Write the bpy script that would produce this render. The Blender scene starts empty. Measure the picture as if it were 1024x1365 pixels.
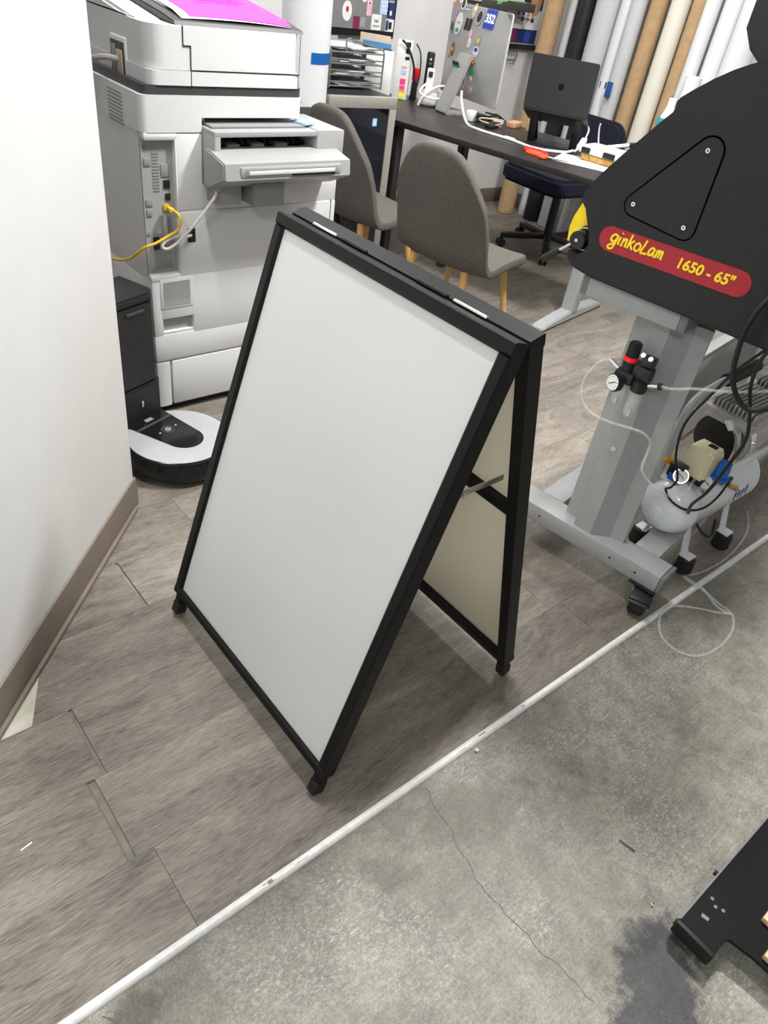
import bpy, bmesh, math, random
from mathutils import Vector, Matrix, Euler
random.seed(7)
PI = math.pi
R = math.radians
COL = bpy.context.scene.collection

# ------------------------------------------------------------------ materials
def mat(name, color, rough=0.5, metal=0.0, var=0.06, scale=30.0, bump=0.0, spec=0.5, trans=0.0, alpha=1.0, coat=0.0, emit=0.0, ior=1.45):
    m = bpy.data.materials.new(name); m.use_nodes = True
    nt = m.node_tree; b = nt.nodes['Principled BSDF']
    tc = nt.nodes.new('ShaderNodeTexCoord'); n = nt.nodes.new('ShaderNodeTexNoise')
    n.inputs['Scale'].default_value = scale; n.inputs['Detail'].default_value = 4
    nt.links.new(tc.outputs['Object'], n.inputs['Vector'])
    r = nt.nodes.new('ShaderNodeValToRGB')
    c = Vector(color)
    r.color_ramp.elements[0].position = 0.3; r.color_ramp.elements[1].position = 0.7
    r.color_ramp.elements[0].color = (*(c * (1 - var)), 1); r.color_ramp.elements[1].color = (*[min(1, x * (1 + var)) for x in c], 1)
    nt.links.new(n.outputs['Fac'], r.inputs['Fac']); nt.links.new(r.outputs['Color'], b.inputs['Base Color'])
    b.inputs['Roughness'].default_value = rough; b.inputs['Metallic'].default_value = metal
    b.inputs['Specular IOR Level'].default_value = spec
    b.inputs['IOR'].default_value = ior
    b.inputs['Transmission Weight'].default_value = trans; b.inputs['Alpha'].default_value = alpha
    b.inputs['Coat Weight'].default_value = coat
    if emit:
        b.inputs['Emission Color'].default_value = (*color, 1); b.inputs['Emission Strength'].default_value = emit
    if bump:
        bp = nt.nodes.new('ShaderNodeBump'); bp.inputs['Strength'].default_value = bump; bp.inputs['Distance'].default_value = 0.002
        n2 = nt.nodes.new('ShaderNodeTexNoise'); n2.inputs['Scale'].default_value = scale * 8
        nt.links.new(tc.outputs['Object'], n2.inputs['Vector'])
        nt.links.new(n2.outputs['Fac'], bp.inputs['Height']); nt.links.new(bp.outputs['Normal'], b.inputs['Normal'])
    return m

M = {}
M['wall'] = mat('wall_paint', (0.80, 0.795, 0.78), 0.75, var=0.02, scale=9, bump=0.15)
M['wall2'] = mat('office_wall_paint', (0.66, 0.65, 0.635), 0.8, var=0.03, scale=6)
M['base'] = mat('baseboard_vinyl', (0.185, 0.150, 0.120), 0.55, var=0.08, scale=12)
M['ceil'] = mat('ceiling_paint', (0.75, 0.75, 0.74), 0.9, var=0.02)
M['strip'] = mat('white_trim_and_lit_beam', (0.82, 0.81, 0.79), 0.5, var=0.08, scale=60)
M['subfloor'] = mat('subfloor_grey', (0.235, 0.215, 0.18), 0.9, var=0.2, scale=25)
M['screed'] = mat('bare_screed', (0.50, 0.48, 0.40), 0.9, var=0.15, scale=25)
M['blackpowder'] = mat('black_powder_coat', (0.006, 0.006, 0.0065), 0.45, var=0.1, scale=80, bump=0.05, spec=0.28)
M['hinge'] = mat('bare_steel', (0.62, 0.61, 0.58), 0.35, metal=0.9, var=0.05)
M['panelw'] = mat('white_acrylic_sheet', (0.88, 0.905, 0.90), 0.28, var=0.025, scale=3.0, coat=0.15)
M['panelback'] = mat('translucent_backing_sheet', (0.84, 0.80, 0.71), 0.5, var=0.03, scale=4)
M['rubber'] = mat('black_rubber', (0.012, 0.012, 0.012), 0.6, var=0.1)
M['prn'] = mat('printer_white_plastic', (0.70, 0.70, 0.695), 0.45, var=0.015, scale=6)
M['prn2'] = mat('printer_light_grey_plastic', (0.35, 0.35, 0.347), 0.45, var=0.02, scale=6)
M['prngrey'] = mat('printer_mid_grey_plastic', (0.27, 0.27, 0.265), 0.5, var=0.03)
M['prndark'] = mat('printer_dark_grey_plastic', (0.055, 0.055, 0.055), 0.45, var=0.05)
M['black'] = mat('black_plastic', (0.012, 0.012, 0.013), 0.4, var=0.1)
M['gloss'] = mat('gloss_black_plastic', (0.008, 0.008, 0.009), 0.12, var=0.1)
M['dock'] = mat('charcoal_plastic', (0.018, 0.018, 0.020), 0.45, var=0.1)
M['silver'] = mat('silver_plastic', (0.46, 0.47, 0.48), 0.4, metal=0.15, var=0.03)
M['chair'] = mat('taupe_grey_fabric', (0.118, 0.108, 0.096), 0.95, var=0.22, scale=160, bump=0.6, spec=0.2)
M['wood'] = mat('light_oak', (0.56, 0.33, 0.12), 0.5, var=0.15, scale=20)
M['pine'] = mat('pine_board', (0.62, 0.44, 0.26), 0.6, var=0.15, scale=14)
M['deskblack'] = mat('black_brown_laminate', (0.020, 0.018, 0.017), 0.38, var=0.15, scale=40)
M['alu'] = mat('aluminium', (0.50, 0.50, 0.49), 0.38, metal=0.55, var=0.02)
M['alurim'] = mat('bright_aluminium_edge', (0.72, 0.72, 0.71), 0.3, metal=0.5, var=0.02)
M['macgrey'] = mat('space_grey_aluminium', (0.050, 0.050, 0.054), 0.42, metal=0.4, var=0.03)
M['logo'] = mat('polished_logo', (0.008, 0.008, 0.009), 0.15, var=0.02)
M['lam'] = mat('black_textured_housing', (0.0125, 0.0127, 0.0135), 0.5, var=0.12, scale=90, bump=0.25, spec=0.4)
M['cartblack'] = mat('worn_black_paint', (0.0035, 0.0035, 0.0035), 0.55, var=0.2, scale=40, spec=0.2)
M['lamgrey'] = mat('grey_powder_coated_steel', (0.34, 0.35, 0.345), 0.42, var=0.03, scale=50, bump=0.05)
M['lamcap'] = mat('dark_grey_end_cap', (0.16, 0.165, 0.17), 0.5, var=0.03)
M['red'] = mat('red_badge', (0.33, 0.010, 0.020), 0.4, var=0.04)
M['yellow'] = mat('yellow_lettering', (0.85, 0.62, 0.01), 0.45, var=0.03)
M['tankwhite'] = mat('white_enamel', (0.80, 0.82, 0.87), 0.22, var=0.02, coat=0.4)
M['cream'] = mat('cream_plastic', (0.80, 0.74, 0.50), 0.5, var=0.03)
M['blue'] = mat('blue_plastic', (0.02, 0.13, 0.55), 0.45, var=0.05)
M['bluetape'] = mat('blue_painter_tape', (0.01, 0.20, 0.62), 0.65, var=0.08, scale=70)
M['navytape'] = mat('navy_tape', (0.015, 0.07, 0.26), 0.6, var=0.08)
M['green'] = mat('green_plastic', (0.02, 0.36, 0.14), 0.4, var=0.05)
M['brass'] = mat('brass', (0.58, 0.40, 0.14), 0.35, metal=0.8, var=0.08)
M['orange'] = mat('amber_plastic', (0.75, 0.38, 0.02), 0.4, var=0.05)
M['chrome'] = mat('bright_steel', (0.68, 0.68, 0.67), 0.22, metal=0.9, var=0.04)
M['cast'] = mat('cast_aluminium', (0.46, 0.45, 0.43), 0.38, metal=0.6, var=0.12, scale=40)
M['clear'] = mat('clear_tubing', (0.86, 0.87, 0.84), 0.12, var=0.02, alpha=0.22)
M['clearbowl'] = mat('clear_bowl', (0.85, 0.87, 0.86), 0.06, var=0.02, alpha=0.17)
M['cable'] = mat('black_cable', (0.008, 0.008, 0.008), 0.45, var=0.05)
M['whitecable'] = mat('white_cable', (0.78, 0.76, 0.72), 0.5, var=0.03)
M['yelcable'] = mat('yellow_cable', (0.80, 0.52, 0.03), 0.45, var=0.05)
M['gcable'] = mat('grey_cable', (0.42, 0.40, 0.36), 0.5, var=0.05)
M['kraft'] = mat('kraft_cardboard', (0.42, 0.275, 0.145), 0.75, var=0.10, scale=25)
M['paper'] = mat('white_roll_media', (0.68, 0.685, 0.70), 0.45, var=0.02, scale=4)
M['papergrey'] = mat('pale_grey_roll_media', (0.50, 0.505, 0.52), 0.45, var=0.02, scale=4)
M['papercream'] = mat('cream_roll_media', (0.68, 0.655, 0.56), 0.5, var=0.02, scale=4)
M['magenta'] = mat('magenta_paper', (0.88, 0.06, 0.78), 0.6, var=0.03)
M['magentaink'] = mat('red_ink', (0.80, 0.02, 0.22), 0.6, var=0.05)
M['sheet'] = mat('white_paper', (0.80, 0.80, 0.78), 0.7, var=0.03)
M['lblue'] = mat('pale_blue_sticky_note', (0.32, 0.56, 0.90), 0.6, var=0.03)
M['stainless'] = mat('brushed_stainless', (0.46, 0.44, 0.40), 0.4, metal=0.5, var=0.06, scale=60)
M['coolglass'] = mat('dark_door_glass', (0.004, 0.006, 0.014), 0.06, var=0.3, scale=6, coat=0.5)
M['wire'] = mat('grey_steel_mesh', (0.22, 0.22, 0.22), 0.4, metal=0.5, var=0.06)
M['board'] = mat('grey_board', (0.20, 0.20, 0.20), 0.7, var=0.06, scale=90)
M['navy'] = mat('navy_fabric', (0.006, 0.008, 0.022), 0.9, var=0.2, scale=120)
M['redplastic'] = mat('bright_red_plastic', (0.85, 0.02, 0.02), 0.35, var=0.04)
M['orangered'] = mat('orange_red_plastic', (0.95, 0.09, 0.03), 0.35, var=0.04)
M['teal'] = mat('teal_label', (0.02, 0.28, 0.36), 0.5, var=0.05)
M['amberfood'] = mat('amber_contents', (0.62, 0.36, 0.10), 0.5, var=0.3, scale=60)
M['clearbox'] = mat('clear_plastic_lid', (0.85, 0.87, 0.88), 0.12, var=0.02, alpha=0.55)
M['pinktab'] = mat('pink_tab', (0.90, 0.05, 0.25), 0.5); M['orgtab'] = mat('orange_tab', (0.95, 0.30, 0.05), 0.5)
M['yeltab'] = mat('yellow_tab', (0.90, 0.85, 0.05), 0.5); M['grntab'] = mat('green_tab', (0.45, 0.85, 0.15), 0.5)
M['greenfile'] = mat('green_folder', (0.22, 0.55, 0.22), 0.6)
M['bluefile'] = mat('blue_folder', (0.05, 0.20, 0.42), 0.5)
M['darkfile'] = mat('dark_teal_folder', (0.02, 0.045, 0.06), 0.5)
M['tan'] = mat('tan_divider', (0.52, 0.42, 0.33), 0.7)
M['s_navy'] = mat('navy_print', (0.02, 0.03, 0.14), 0.5); M['s_lblue'] = mat('light_blue_print', (0.45, 0.58, 0.80), 0.6)
M['s_maroon'] = mat('maroon_print', (0.20, 0.02, 0.07), 0.5); M['s_brown'] = mat('brown_print', (0.25, 0.09, 0.03), 0.5)
M['s_tan'] = mat('tan_print', (0.52, 0.42, 0.25), 0.6); M['s_red'] = mat('red_print', (0.60, 0.03, 0.04), 0.5)
M['s_pink'] = mat('pink_print', (0.75, 0.42, 0.50), 0.6); M['s_purple'] = mat('purple_print', (0.42, 0.30, 0.48), 0.6)
M['s_green'] = mat('green_print', (0.05, 0.33, 0.12), 0.5); M['s_yellow'] = mat('yellow_print', (0.75, 0.60, 0.06), 0.5)
M['s_white'] = mat('white_print', (0.78, 0.78, 0.76), 0.5); M['s_black'] = mat('black_print', (0.02, 0.02, 0.02), 0.5)
M['s_blue'] = mat('blue_print', (0.03, 0.06, 0.42), 0.5); M['s_grey'] = mat('grey_print', (0.32, 0.32, 0.33), 0.5)
M['s_skin'] = mat('portrait_print', (0.50, 0.26, 0.16), 0.5)
M['crack'] = mat('crack_line', (0.11, 0.105, 0.095), 0.9)

def translucent(m, amount, col):
    nt = m.node_tree; out = nt.nodes['Material Output']; b = nt.nodes['Principled BSDF']
    t = nt.nodes.new('ShaderNodeBsdfTranslucent'); t.inputs['Color'].default_value = (*col, 1)
    x = nt.nodes.new('ShaderNodeMixShader'); x.inputs[0].default_value = amount
    nt.links.new(b.outputs[0], x.inputs[1]); nt.links.new(t.outputs[0], x.inputs[2]); nt.links.new(x.outputs[0], out.inputs['Surface'])
translucent(M['panelw'], 0.42, (0.95, 0.95, 0.93)); translucent(M['panelback'], 0.62, (0.96, 0.93, 0.85))
M['void'] = mat('shadow_gap', (0.001, 0.001, 0.001), 1.0, spec=0.0)

def vinyl_mat():
    m = bpy.data.materials.new('grey_oak_vinyl_plank'); m.use_nodes = True
    nt = m.node_tree; L = nt.links; b = nt.nodes['Principled BSDF']
    N = nt.nodes.new
    tc = N('ShaderNodeTexCoord'); at = N('ShaderNodeAttribute'); at.attribute_name = 'plank'
    sc = N('ShaderNodeVectorMath'); sc.operation = 'MULTIPLY'; sc.inputs[1].default_value = (7, 5, 3)
    L.new(at.outputs['Color'], sc.inputs[0])
    ad = N('ShaderNodeVectorMath'); ad.operation = 'ADD'
    L.new(tc.outputs['Object'], ad.inputs[0]); L.new(sc.outputs['Vector'], ad.inputs[1])
    def noise(sx, sy, scale, detail, rough=0.55, dist=0.0):
        mp = N('ShaderNodeMapping'); mp.inputs['Scale'].default_value = (sx, sy, 1)
        L.new(ad.outputs['Vector'], mp.inputs['Vector'])
        n = N('ShaderNodeTexNoise'); n.inputs['Scale'].default_value = scale; n.inputs['Detail'].default_value = detail
        n.inputs['Roughness'].default_value = rough; n.inputs['Distortion'].default_value = dist
        L.new(mp.outputs['Vector'], n.inputs['Vector']); return n
    broad = noise(1.3, 5.0, 2.2, 6, 0.62, 1.4)
    grain = noise(11, 150, 2.0, 8, 0.72, 0.6)
    fine = noise(24, 330, 1.6, 5, 0.65, 0.3)
    knot = noise(3.0, 9.0, 1.1, 4, 0.55, 2.6)
    def mix(a, bb, fac):
        x = N('ShaderNodeMix'); x.data_type = 'FLOAT'; x.inputs[0].default_value = fac
        L.new(a, x.inputs[2]); L.new(bb, x.inputs[3]); return x.outputs[0]
    f = mix(broad.outputs['Fac'], grain.outputs['Fac'], 0.46)
    f = mix(f, fine.outputs['Fac'], 0.40)
    rp = N('ShaderNodeValToRGB'); e = rp.color_ramp.elements
    e[0].position = 0.38; e[0].color = (0.070, 0.060, 0.049, 1)
    e[1].position = 0.61; e[1].color = (0.300, 0.268, 0.224, 1)
    k = e.new(0.49); k.color = (0.180, 0.157, 0.130, 1)
    L.new(f, rp.inputs['Fac'])
    kr = N('ShaderNodeValToRGB'); kr.color_ramp.elements[0].position = 0.63; kr.color_ramp.elements[0].color = (1, 1, 1, 1); kr.color_ramp.elements[1].position = 0.74; kr.color_ramp.elements[1].color = (0.62, 0.60, 0.58, 1)
    L.new(knot.outputs['Fac'], kr.inputs['Fac'])
    km = N('ShaderNodeMix'); km.data_type = 'RGBA'; km.blend_type = 'MULTIPLY'; km.inputs[0].default_value = 1
    L.new(rp.outputs['Color'], km.inputs[6]); L.new(kr.outputs['Color'], km.inputs[7])
    hv = N('ShaderNodeHueSaturation')
    mr = N('ShaderNodeMapRange'); mr.inputs[3].default_value = 0.90; mr.inputs[4].default_value = 1.10
    sp = N('ShaderNodeSeparateColor'); L.new(at.outputs['Color'], sp.inputs[0]); L.new(sp.outputs[0], mr.inputs[0])
    L.new(mr.outputs[0], hv.inputs['Value']); L.new(km.outputs[2], hv.inputs['Color'])
    L.new(hv.outputs['Color'], b.inputs['Base Color'])
    b.inputs['Roughness'].default_value = 0.5; b.inputs['Specular IOR Level'].default_value = 0.4
    bp = N('ShaderNodeBump'); bp.inputs['Strength'].default_value = 0.25; bp.inputs['Distance'].default_value = 0.001
    L.new(grain.outputs['Fac'], bp.inputs['Height']); L.new(bp.outputs['Normal'], b.inputs['Normal'])
    return m
M['vinyl'] = vinyl_mat()

def concrete_mat():
    m = bpy.data.materials.new('worn_concrete'); m.use_nodes = True
    nt = m.node_tree; L = nt.links; b = nt.nodes['Principled BSDF']; N = nt.nodes.new
    tc = N('ShaderNodeTexCoord')
    def noise(scale, detail, rough=0.6, dist=0.0, loc=(0, 0, 0), sc=(1, 1, 1)):
        mp = N('ShaderNodeMapping'); mp.inputs['Location'].default_value = loc; mp.inputs['Scale'].default_value = sc
        L.new(tc.outputs['Object'], mp.inputs['Vector'])
        n = N('ShaderNodeTexNoise'); n.inputs['Scale'].default_value = scale; n.inputs['Detail'].default_value = detail
        n.inputs['Roughness'].default_value = rough; n.inputs['Distortion'].default_value = dist
        L.new(mp.outputs['Vector'], n.inputs['Vector']); return n
    def ramp(n, p0, c0, p1, c1):
        r = N('ShaderNodeValToRGB'); e = r.color_ramp.elements
        e[0].position = p0; e[0].color = (*c0, 1); e[1].position = p1; e[1].color = (*c1, 1)
        L.new(n.outputs['Fac'] if hasattr(n, 'outputs') else n, r.inputs['Fac']); return r.outputs['Color']
    def mixc(a, c, fac, mode='MIX'):
        x = N('ShaderNodeMix'); x.data_type = 'RGBA'; x.blend_type = mode
        if isinstance(fac, float): x.inputs[0].default_value = fac
        else: L.new(fac, x.inputs[0])
        L.new(a, x.inputs[6])
        if isinstance(c, tuple): x.inputs[7].default_value = (*c, 1)
        else: L.new(c, x.inputs[7])
        return x.outputs[2]
    big = noise(2.6, 6, 0.62, 0.6)
    base = ramp(big, 0.34, (0.140, 0.132, 0.108), 0.66, (0.290, 0.279, 0.240))
    mott = noise(22, 8, 0.7, 0.4)
    base = mixc(base, ramp(mott, 0.36, (0.55, 0.55, 0.53), 0.64, (1.35, 1.35, 1.32)), 0.55, 'MULTIPLY')
    spk = noise(210, 6, 0.75)
    base = mixc(base, ramp(spk, 0.38, (0.55, 0.55, 0.53), 0.64, (1.35, 1.35, 1.32)), 0.6, 'MULTIPLY')
    pit = noise(75, 4, 0.6, 0.3, (9, 4, 0))
    base = mixc(base, (0.09, 0.085, 0.075), ramp(pit, 0.68, (0, 0, 0), 0.74, (.7, .7, .7)))
    # pale scuffs and dark oil marks
    sc1 = noise(110, 9, 0.85, 0.8, (3, 1, 0), (1, 1.6, 1)); sc2 = noise(3.2, 3, 0.5, 0.3, (0.6, 0.35, 0))
    mk = N('ShaderNodeMath'); mk.operation = 'MULTIPLY'
    L.new(ramp(sc1, 0.50, (0, 0, 0), 0.68, (.8, .8, .8)), mk.inputs[0]); L.new(ramp(sc2, 0.44, (0, 0, 0), 0.60, (1, 1, 1)), mk.inputs[1])
    base = mixc(base, (0.62, 0.61, 0.57), mk.outputs[0])
    dk1 = noise(5, 7, 0.65, 0.8, (7, 2, 0))
    base = mixc(base, (0.11, 0.108, 0.096), ramp(dk1, 0.64, (0, 0, 0), 0.82, (0.7, 0.7, 0.7)))
    # the blue-grey spill beside the black cart
    def blob(cx, cy, sx, sy, rot, n, amt, soft):
        mp = N('ShaderNodeMapping'); mp.vector_type = 'TEXTURE'
        mp.inputs['Location'].default_value = (cx, cy, 0); mp.inputs['Rotation'].default_value = (0, 0, rot); mp.inputs['Scale'].default_value = (sx, sy, 1)
        L.new(tc.outputs['Object'], mp.inputs['Vector'])
        ln = N('ShaderNodeVectorMath'); ln.operation = 'LENGTH'
        fl = N('ShaderNodeVectorMath'); fl.operation = 'MULTIPLY'; fl.inputs[1].default_value = (1, 1, 0)
        L.new(mp.outputs['Vector'], fl.inputs[0]); L.new(fl.outputs['Vector'], ln.inputs[0])
        ad = N('ShaderNodeMath'); ad.operation = 'MULTIPLY_ADD'; ad.inputs[1].default_value = amt
        L.new(n.outputs['Fac'], ad.inputs[0]); L.new(ln.outputs['Value'], ad.inputs[2])
        mr = N('ShaderNodeMapRange'); mr.inputs[1].default_value = 1 + amt * .5 - soft; mr.inputs[2].default_value = 1 + amt * .5 + soft
        mr.inputs[3].default_value = 1; mr.inputs[4].default_value = 0
        L.new(ad.outputs[0], mr.inputs[0]); return mr.outputs[0]
    edge = noise(26, 8, 0.7)
    scr = noise(3.0, 5, 0.7, 0.2, (0, 0, 0), (2, 60, 1))
    base = mixc(base, ramp(scr, 0.4, (0.86, 0.86, 0.85), 0.62, (1.12, 1.12, 1.11)), 0.6, 'MULTIPLY')
    veins = noise(9, 9, 0.75, 2.2, (2, 5, 0))
    base = mixc(base, (0.13, 0.125, 0.11), ramp(veins, 0.60, (0, 0, 0), 0.70, (0.5, 0.5, 0.5)))
    base = mixc(base, (0.27, 0.275, 0.33), blob(0.80, -0.070, 0.19, 0.075, R(32), edge, 1.8, 0.14), 'MULTIPLY')
    base = mixc(base, (0.55, 0.55, 0.58), blob(0.90, 0.03, 0.06, 0.03, R(-8), edge, 1.8, 0.3), 'MULTIPLY')
    base = mixc(base, (0.72, 0.71, 0.68), blob(0.80, 0.40, 0.16, 0.06, R(-20), edge, 3.2, 0.3), 'MULTIPLY')
    base = mixc(base, (0.70, 0.70, 0.66), blob(0.58, 0.40, 0.05, 0.032, R(-30), edge, 2.2, 0.25), 'MULTIPLY')
    base = mixc(base, (0.48, 0.48, 0.47), blob(0.10, 0.47, 0.05, 0.030, 0.2, edge, 2.0, 0.25), 'MULTIPLY')
    L.new(base, b.inputs['Base Color'])
    rr = N('ShaderNodeMapRange'); rr.inputs[3].default_value = 0.42; rr.inputs[4].default_value = 0.72
    L.new(mott.outputs['Fac'], rr.inputs[0]); L.new(rr.outputs[0], b.inputs['Roughness'])
    bp = N('ShaderNodeBump'); bp.inputs['Strength'].default_value = 0.3; bp.inputs['Distance'].default_value = 0.002
    L.new(mott.outputs['Fac'], bp.inputs['Height']); L.new(bp.outputs['Normal'], b.inputs['Normal'])
    return m
M['concrete'] = concrete_mat()

# ------------------------------------------------------------------ mesh builder
def frame_to(d, up=(0, 0, 1)):
    z = Vector(d).normalized(); u = Vector(up)
    if abs(z.dot(u)) > 0.99: u = Vector((1, 0, 0))
    x = u.cross(z).normalized(); y = z.cross(x)
    return Matrix((x, y, z)).transposed()

class MB:
    def __init__(s): s.bm = bmesh.new(); s.mats = []
    def mi(s, m):
        m = M[m]
        if m not in s.mats: s.mats.append(m)
        return s.mats.index(m)
    def _merge(s, bm, m, mx=None):
        k = s.mi(m)
        for f in bm.faces: f.material_index = k; f.smooth = True
        if mx is not None: bm.transform(mx)
        me = bpy.data.meshes.new('tmp'); bm.to_mesh(me); bm.free(); s.bm.from_mesh(me); bpy.data.meshes.remove(me)
    count = 0
    def box(s, c, size, m, bev=0.0, rot=None, seg=2, edges=None):
        MB.count += 1; e_ = (MB.count % 31) * 2.2e-5; size = [max(q - e_, q * .8) for q in size]
        bm = bmesh.new(); bmesh.ops.create_cube(bm, size=1)
        for v in bm.verts: v.co = Vector((v.co.x * size[0], v.co.y * size[1], v.co.z * size[2]))
        if bev:
            es = [e for e in bm.edges if edges is None or edges(e)]
            bmesh.ops.bevel(bm, geom=es, offset=bev, segments=seg, affect='EDGES', profile=0.5)
        mx = Matrix.Translation(c) @ (Euler(rot).to_matrix().to_4x4() if rot is not None else Matrix())
        s._merge(bm, m, mx); return s
    def b2(s, x0, x1, y0, y1, z0, z1, m, bev=0.0, **k):
        return s.box(((x0 + x1) / 2, (y0 + y1) / 2, (z0 + z1) / 2), (abs(x1 - x0), abs(y1 - y0), abs(z1 - z0)), m, bev, **k)
    def cyl(s, p0, p1, r0, m, r1=None, n=20, bev=0.0):
        r1 = r0 if r1 is None else r1
        p0 = Vector(p0); p1 = Vector(p1); d = p1 - p0
        bm = bmesh.new(); bmesh.ops.create_cone(bm, cap_ends=True, segments=n, radius1=r0, radius2=r1, depth=d.length)
        if bev:
            es = [e for e in bm.edges if abs(e.verts[0].co.z - e.verts[1].co.z) < 1e-6]
            bmesh.ops.bevel(bm, geom=es, offset=bev, segments=2, affect='EDGES')
        mx = Matrix.Translation((p0 + p1) / 2) @ frame_to(d).to_4x4()
        s._merge(bm, m, mx); return s
    def sph(s, c, r, m, sc=(1, 1, 1), n=14):
        bm = bmesh.new(); bmesh.ops.create_uvsphere(bm, u_segments=n, v_segments=n // 2 + 2, radius=r)
        s._merge(bm, m, Matrix.Translation(c) @ Matrix.Diagonal((*sc, 1))); return s
    def lathe(s, prof, m, p=(0, 0, 0), axis=(0, 0, 1), n=28):
        bm = bmesh.new(); rings = []
        for r, z in prof:
            if r < 1e-5: rings.append([bm.verts.new((0, 0, z))])
            else: rings.append([bm.verts.new((r * math.cos(2 * PI * i / n), r * math.sin(2 * PI * i / n), z)) for i in range(n)])
        for a, b in zip(rings, rings[1:]):
            for i in range(n):
                j = (i + 1) % n
                if len(a) == 1 and len(b) == 1: continue
                if len(a) == 1: bm.faces.new((a[0], b[j], b[i]))
                elif len(b) == 1: bm.faces.new((a[i], a[j], b[0]))
                else: bm.faces.new((a[i], a[j], b[j], b[i]))
        bmesh.ops.recalc_face_normals(bm, faces=bm.faces)
        s._merge(bm, m, Matrix.Translation(p) @ frame_to(axis).to_4x4()); return s
    def tube(s, pts, r, m, n=8, sub=6, smooth=True, flat=None):
        P = [Vector(p) for p in pts]
        if smooth and len(P) > 2:
            Q = []
            for i in range(len(P) - 1):
                p0 = P[max(i - 1, 0)]; p1 = P[i]; p2 = P[i + 1]; p3 = P[min(i + 2, len(P) - 1)]
                for k in range(sub):
                    t = k / sub
                    Q.append(0.5 * ((2 * p1) + (-p0 + p2) * t + (2 * p0 - 5 * p1 + 4 * p2 - p3) * t * t + (-p0 + 3 * p1 - 3 * p2 + p3) * t ** 3))
            Q.append(P[-1]); P = Q
        bm = bmesh.new(); rings = []; nrm = None
        for i, p in enumerate(P):
            d = (P[min(i + 1, len(P) - 1)] - P[max(i - 1, 0)])
            if d.length < 1e-9: continue
            d.normalize()
            if nrm is None:
                nrm = Vector((0, 0, 1)).cross(d)
                if nrm.length < 0.1: nrm = Vector((1, 0, 0)).cross(d)
            nrm = (nrm - d * nrm.dot(d)).normalized(); bn = d.cross(nrm)
            if flat is not None:
                f = Vector(flat); nrm = f; bn = d.cross(f).normalized()
                rings.append([bm.verts.new(p + nrm * (r * 0.25 * math.cos(2 * PI * k / n)) + bn * (r * math.sin(2 * PI * k / n))) for k in range(n)])
            else:
                rings.append([bm.verts.new(p + r * (nrm * math.cos(2 * PI * k / n) + bn * math.sin(2 * PI * k / n))) for k in range(n)])
        for a, b in zip(rings, rings[1:]):
            for i in range(n):
                j = (i + 1) % n; bm.faces.new((a[i], a[j], b[j], b[i]))
        bm.faces.new(rings[0]); bm.faces.new(rings[-1])
        bmesh.ops.recalc_face_normals(bm, faces=bm.faces)
        s._merge(bm, m); return s
    def prism(s, pts, O, ux, uy, depth, m, bev=0.0, mx=None):
        """extrude a 2-D outline lying in plane (O, ux, uy) by depth along ux x uy"""
        O = Vector(O); ux = Vector(ux); uy = Vector(uy); w = ux.cross(uy).normalized() * depth
        bm = bmesh.new()
        a = [bm.verts.new(O + ux * p[0] + uy * p[1]) for p in pts]; b = [bm.verts.new(v.co + w) for v in a]
        bm.faces.new(a); bm.faces.new(b[::-1]); n = len(a)
        for i in range(n): bm.faces.new((a[i], b[i], b[(i + 1) % n], a[(i + 1) % n]))
        bmesh.ops.recalc_face_normals(bm, faces=bm.faces)
        if bev:
            es = [e for e in bm.edges if len(e.link_faces) == 2 and any(len(f.verts) == n and n > 4 for f in e.link_faces)] if n > 4 else list(bm.edges)
            bmesh.ops.bevel(bm, geom=es, offset=bev, segments=2, affect='EDGES')
        s._merge(bm, m, mx); return s
    def build(s, name, parent=None, loc=None, rot=None, sharp=35, label=None):
        me = bpy.data.meshes.new(name); s.bm.to_mesh(me); s.bm.free()
        for m in s.mats: me.materials.append(m)
        me.set_sharp_from_angle(angle=R(sharp))
        o = bpy.data.objects.new(name, me); COL.objects.link(o)
        if parent is not None: o.parent = parent
        if loc is not None: o.location = loc
        if rot is not None: o.rotation_euler = rot
        if label: o['label'] = label
        return o

def tag(o, label, cat, group=None, kind=None):
    o['label'] = label; o['category'] = cat
    if group: o['group'] = group
    if kind: o['kind'] = kind
    return o
def thing(name, label, cat, loc=(0, 0, 0), rotz=0.0, group=None):
    o = bpy.data.objects.new(name, None); COL.objects.link(o); o.empty_display_size = 0.1
    o.location = loc; o.rotation_euler = (0, 0, rotz)
    return tag(o, label, cat, group)
def copy_tree(o, parent=None):
    c = o.copy(); COL.objects.link(c)
    if parent is not None: c.parent = parent
    for ch in list(o.children): copy_tree(ch, c)
    return c
def structure(o): o['kind'] = 'structure'; return o
def rrect(w, h, r, n=5, cx=0, cy=0):
    P = []
    for k, (sx, sy) in enumerate(((1, 1), (-1, 1), (-1, -1), (1, -1))):
        for i in range(n + 1):
            a = (k + i / n) * PI / 2
            P.append((cx + sx * (w / 2 - r) + r * math.cos(a), cy + sy * (h / 2 - r) + r * math.sin(a)))
    return P
def ell(w, h, n=18, cx=0, cy=0): return [(cx + w / 2 * math.cos(2 * PI * i / n), cy + h / 2 * math.sin(2 * PI * i / n)) for i in range(n)]

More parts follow.
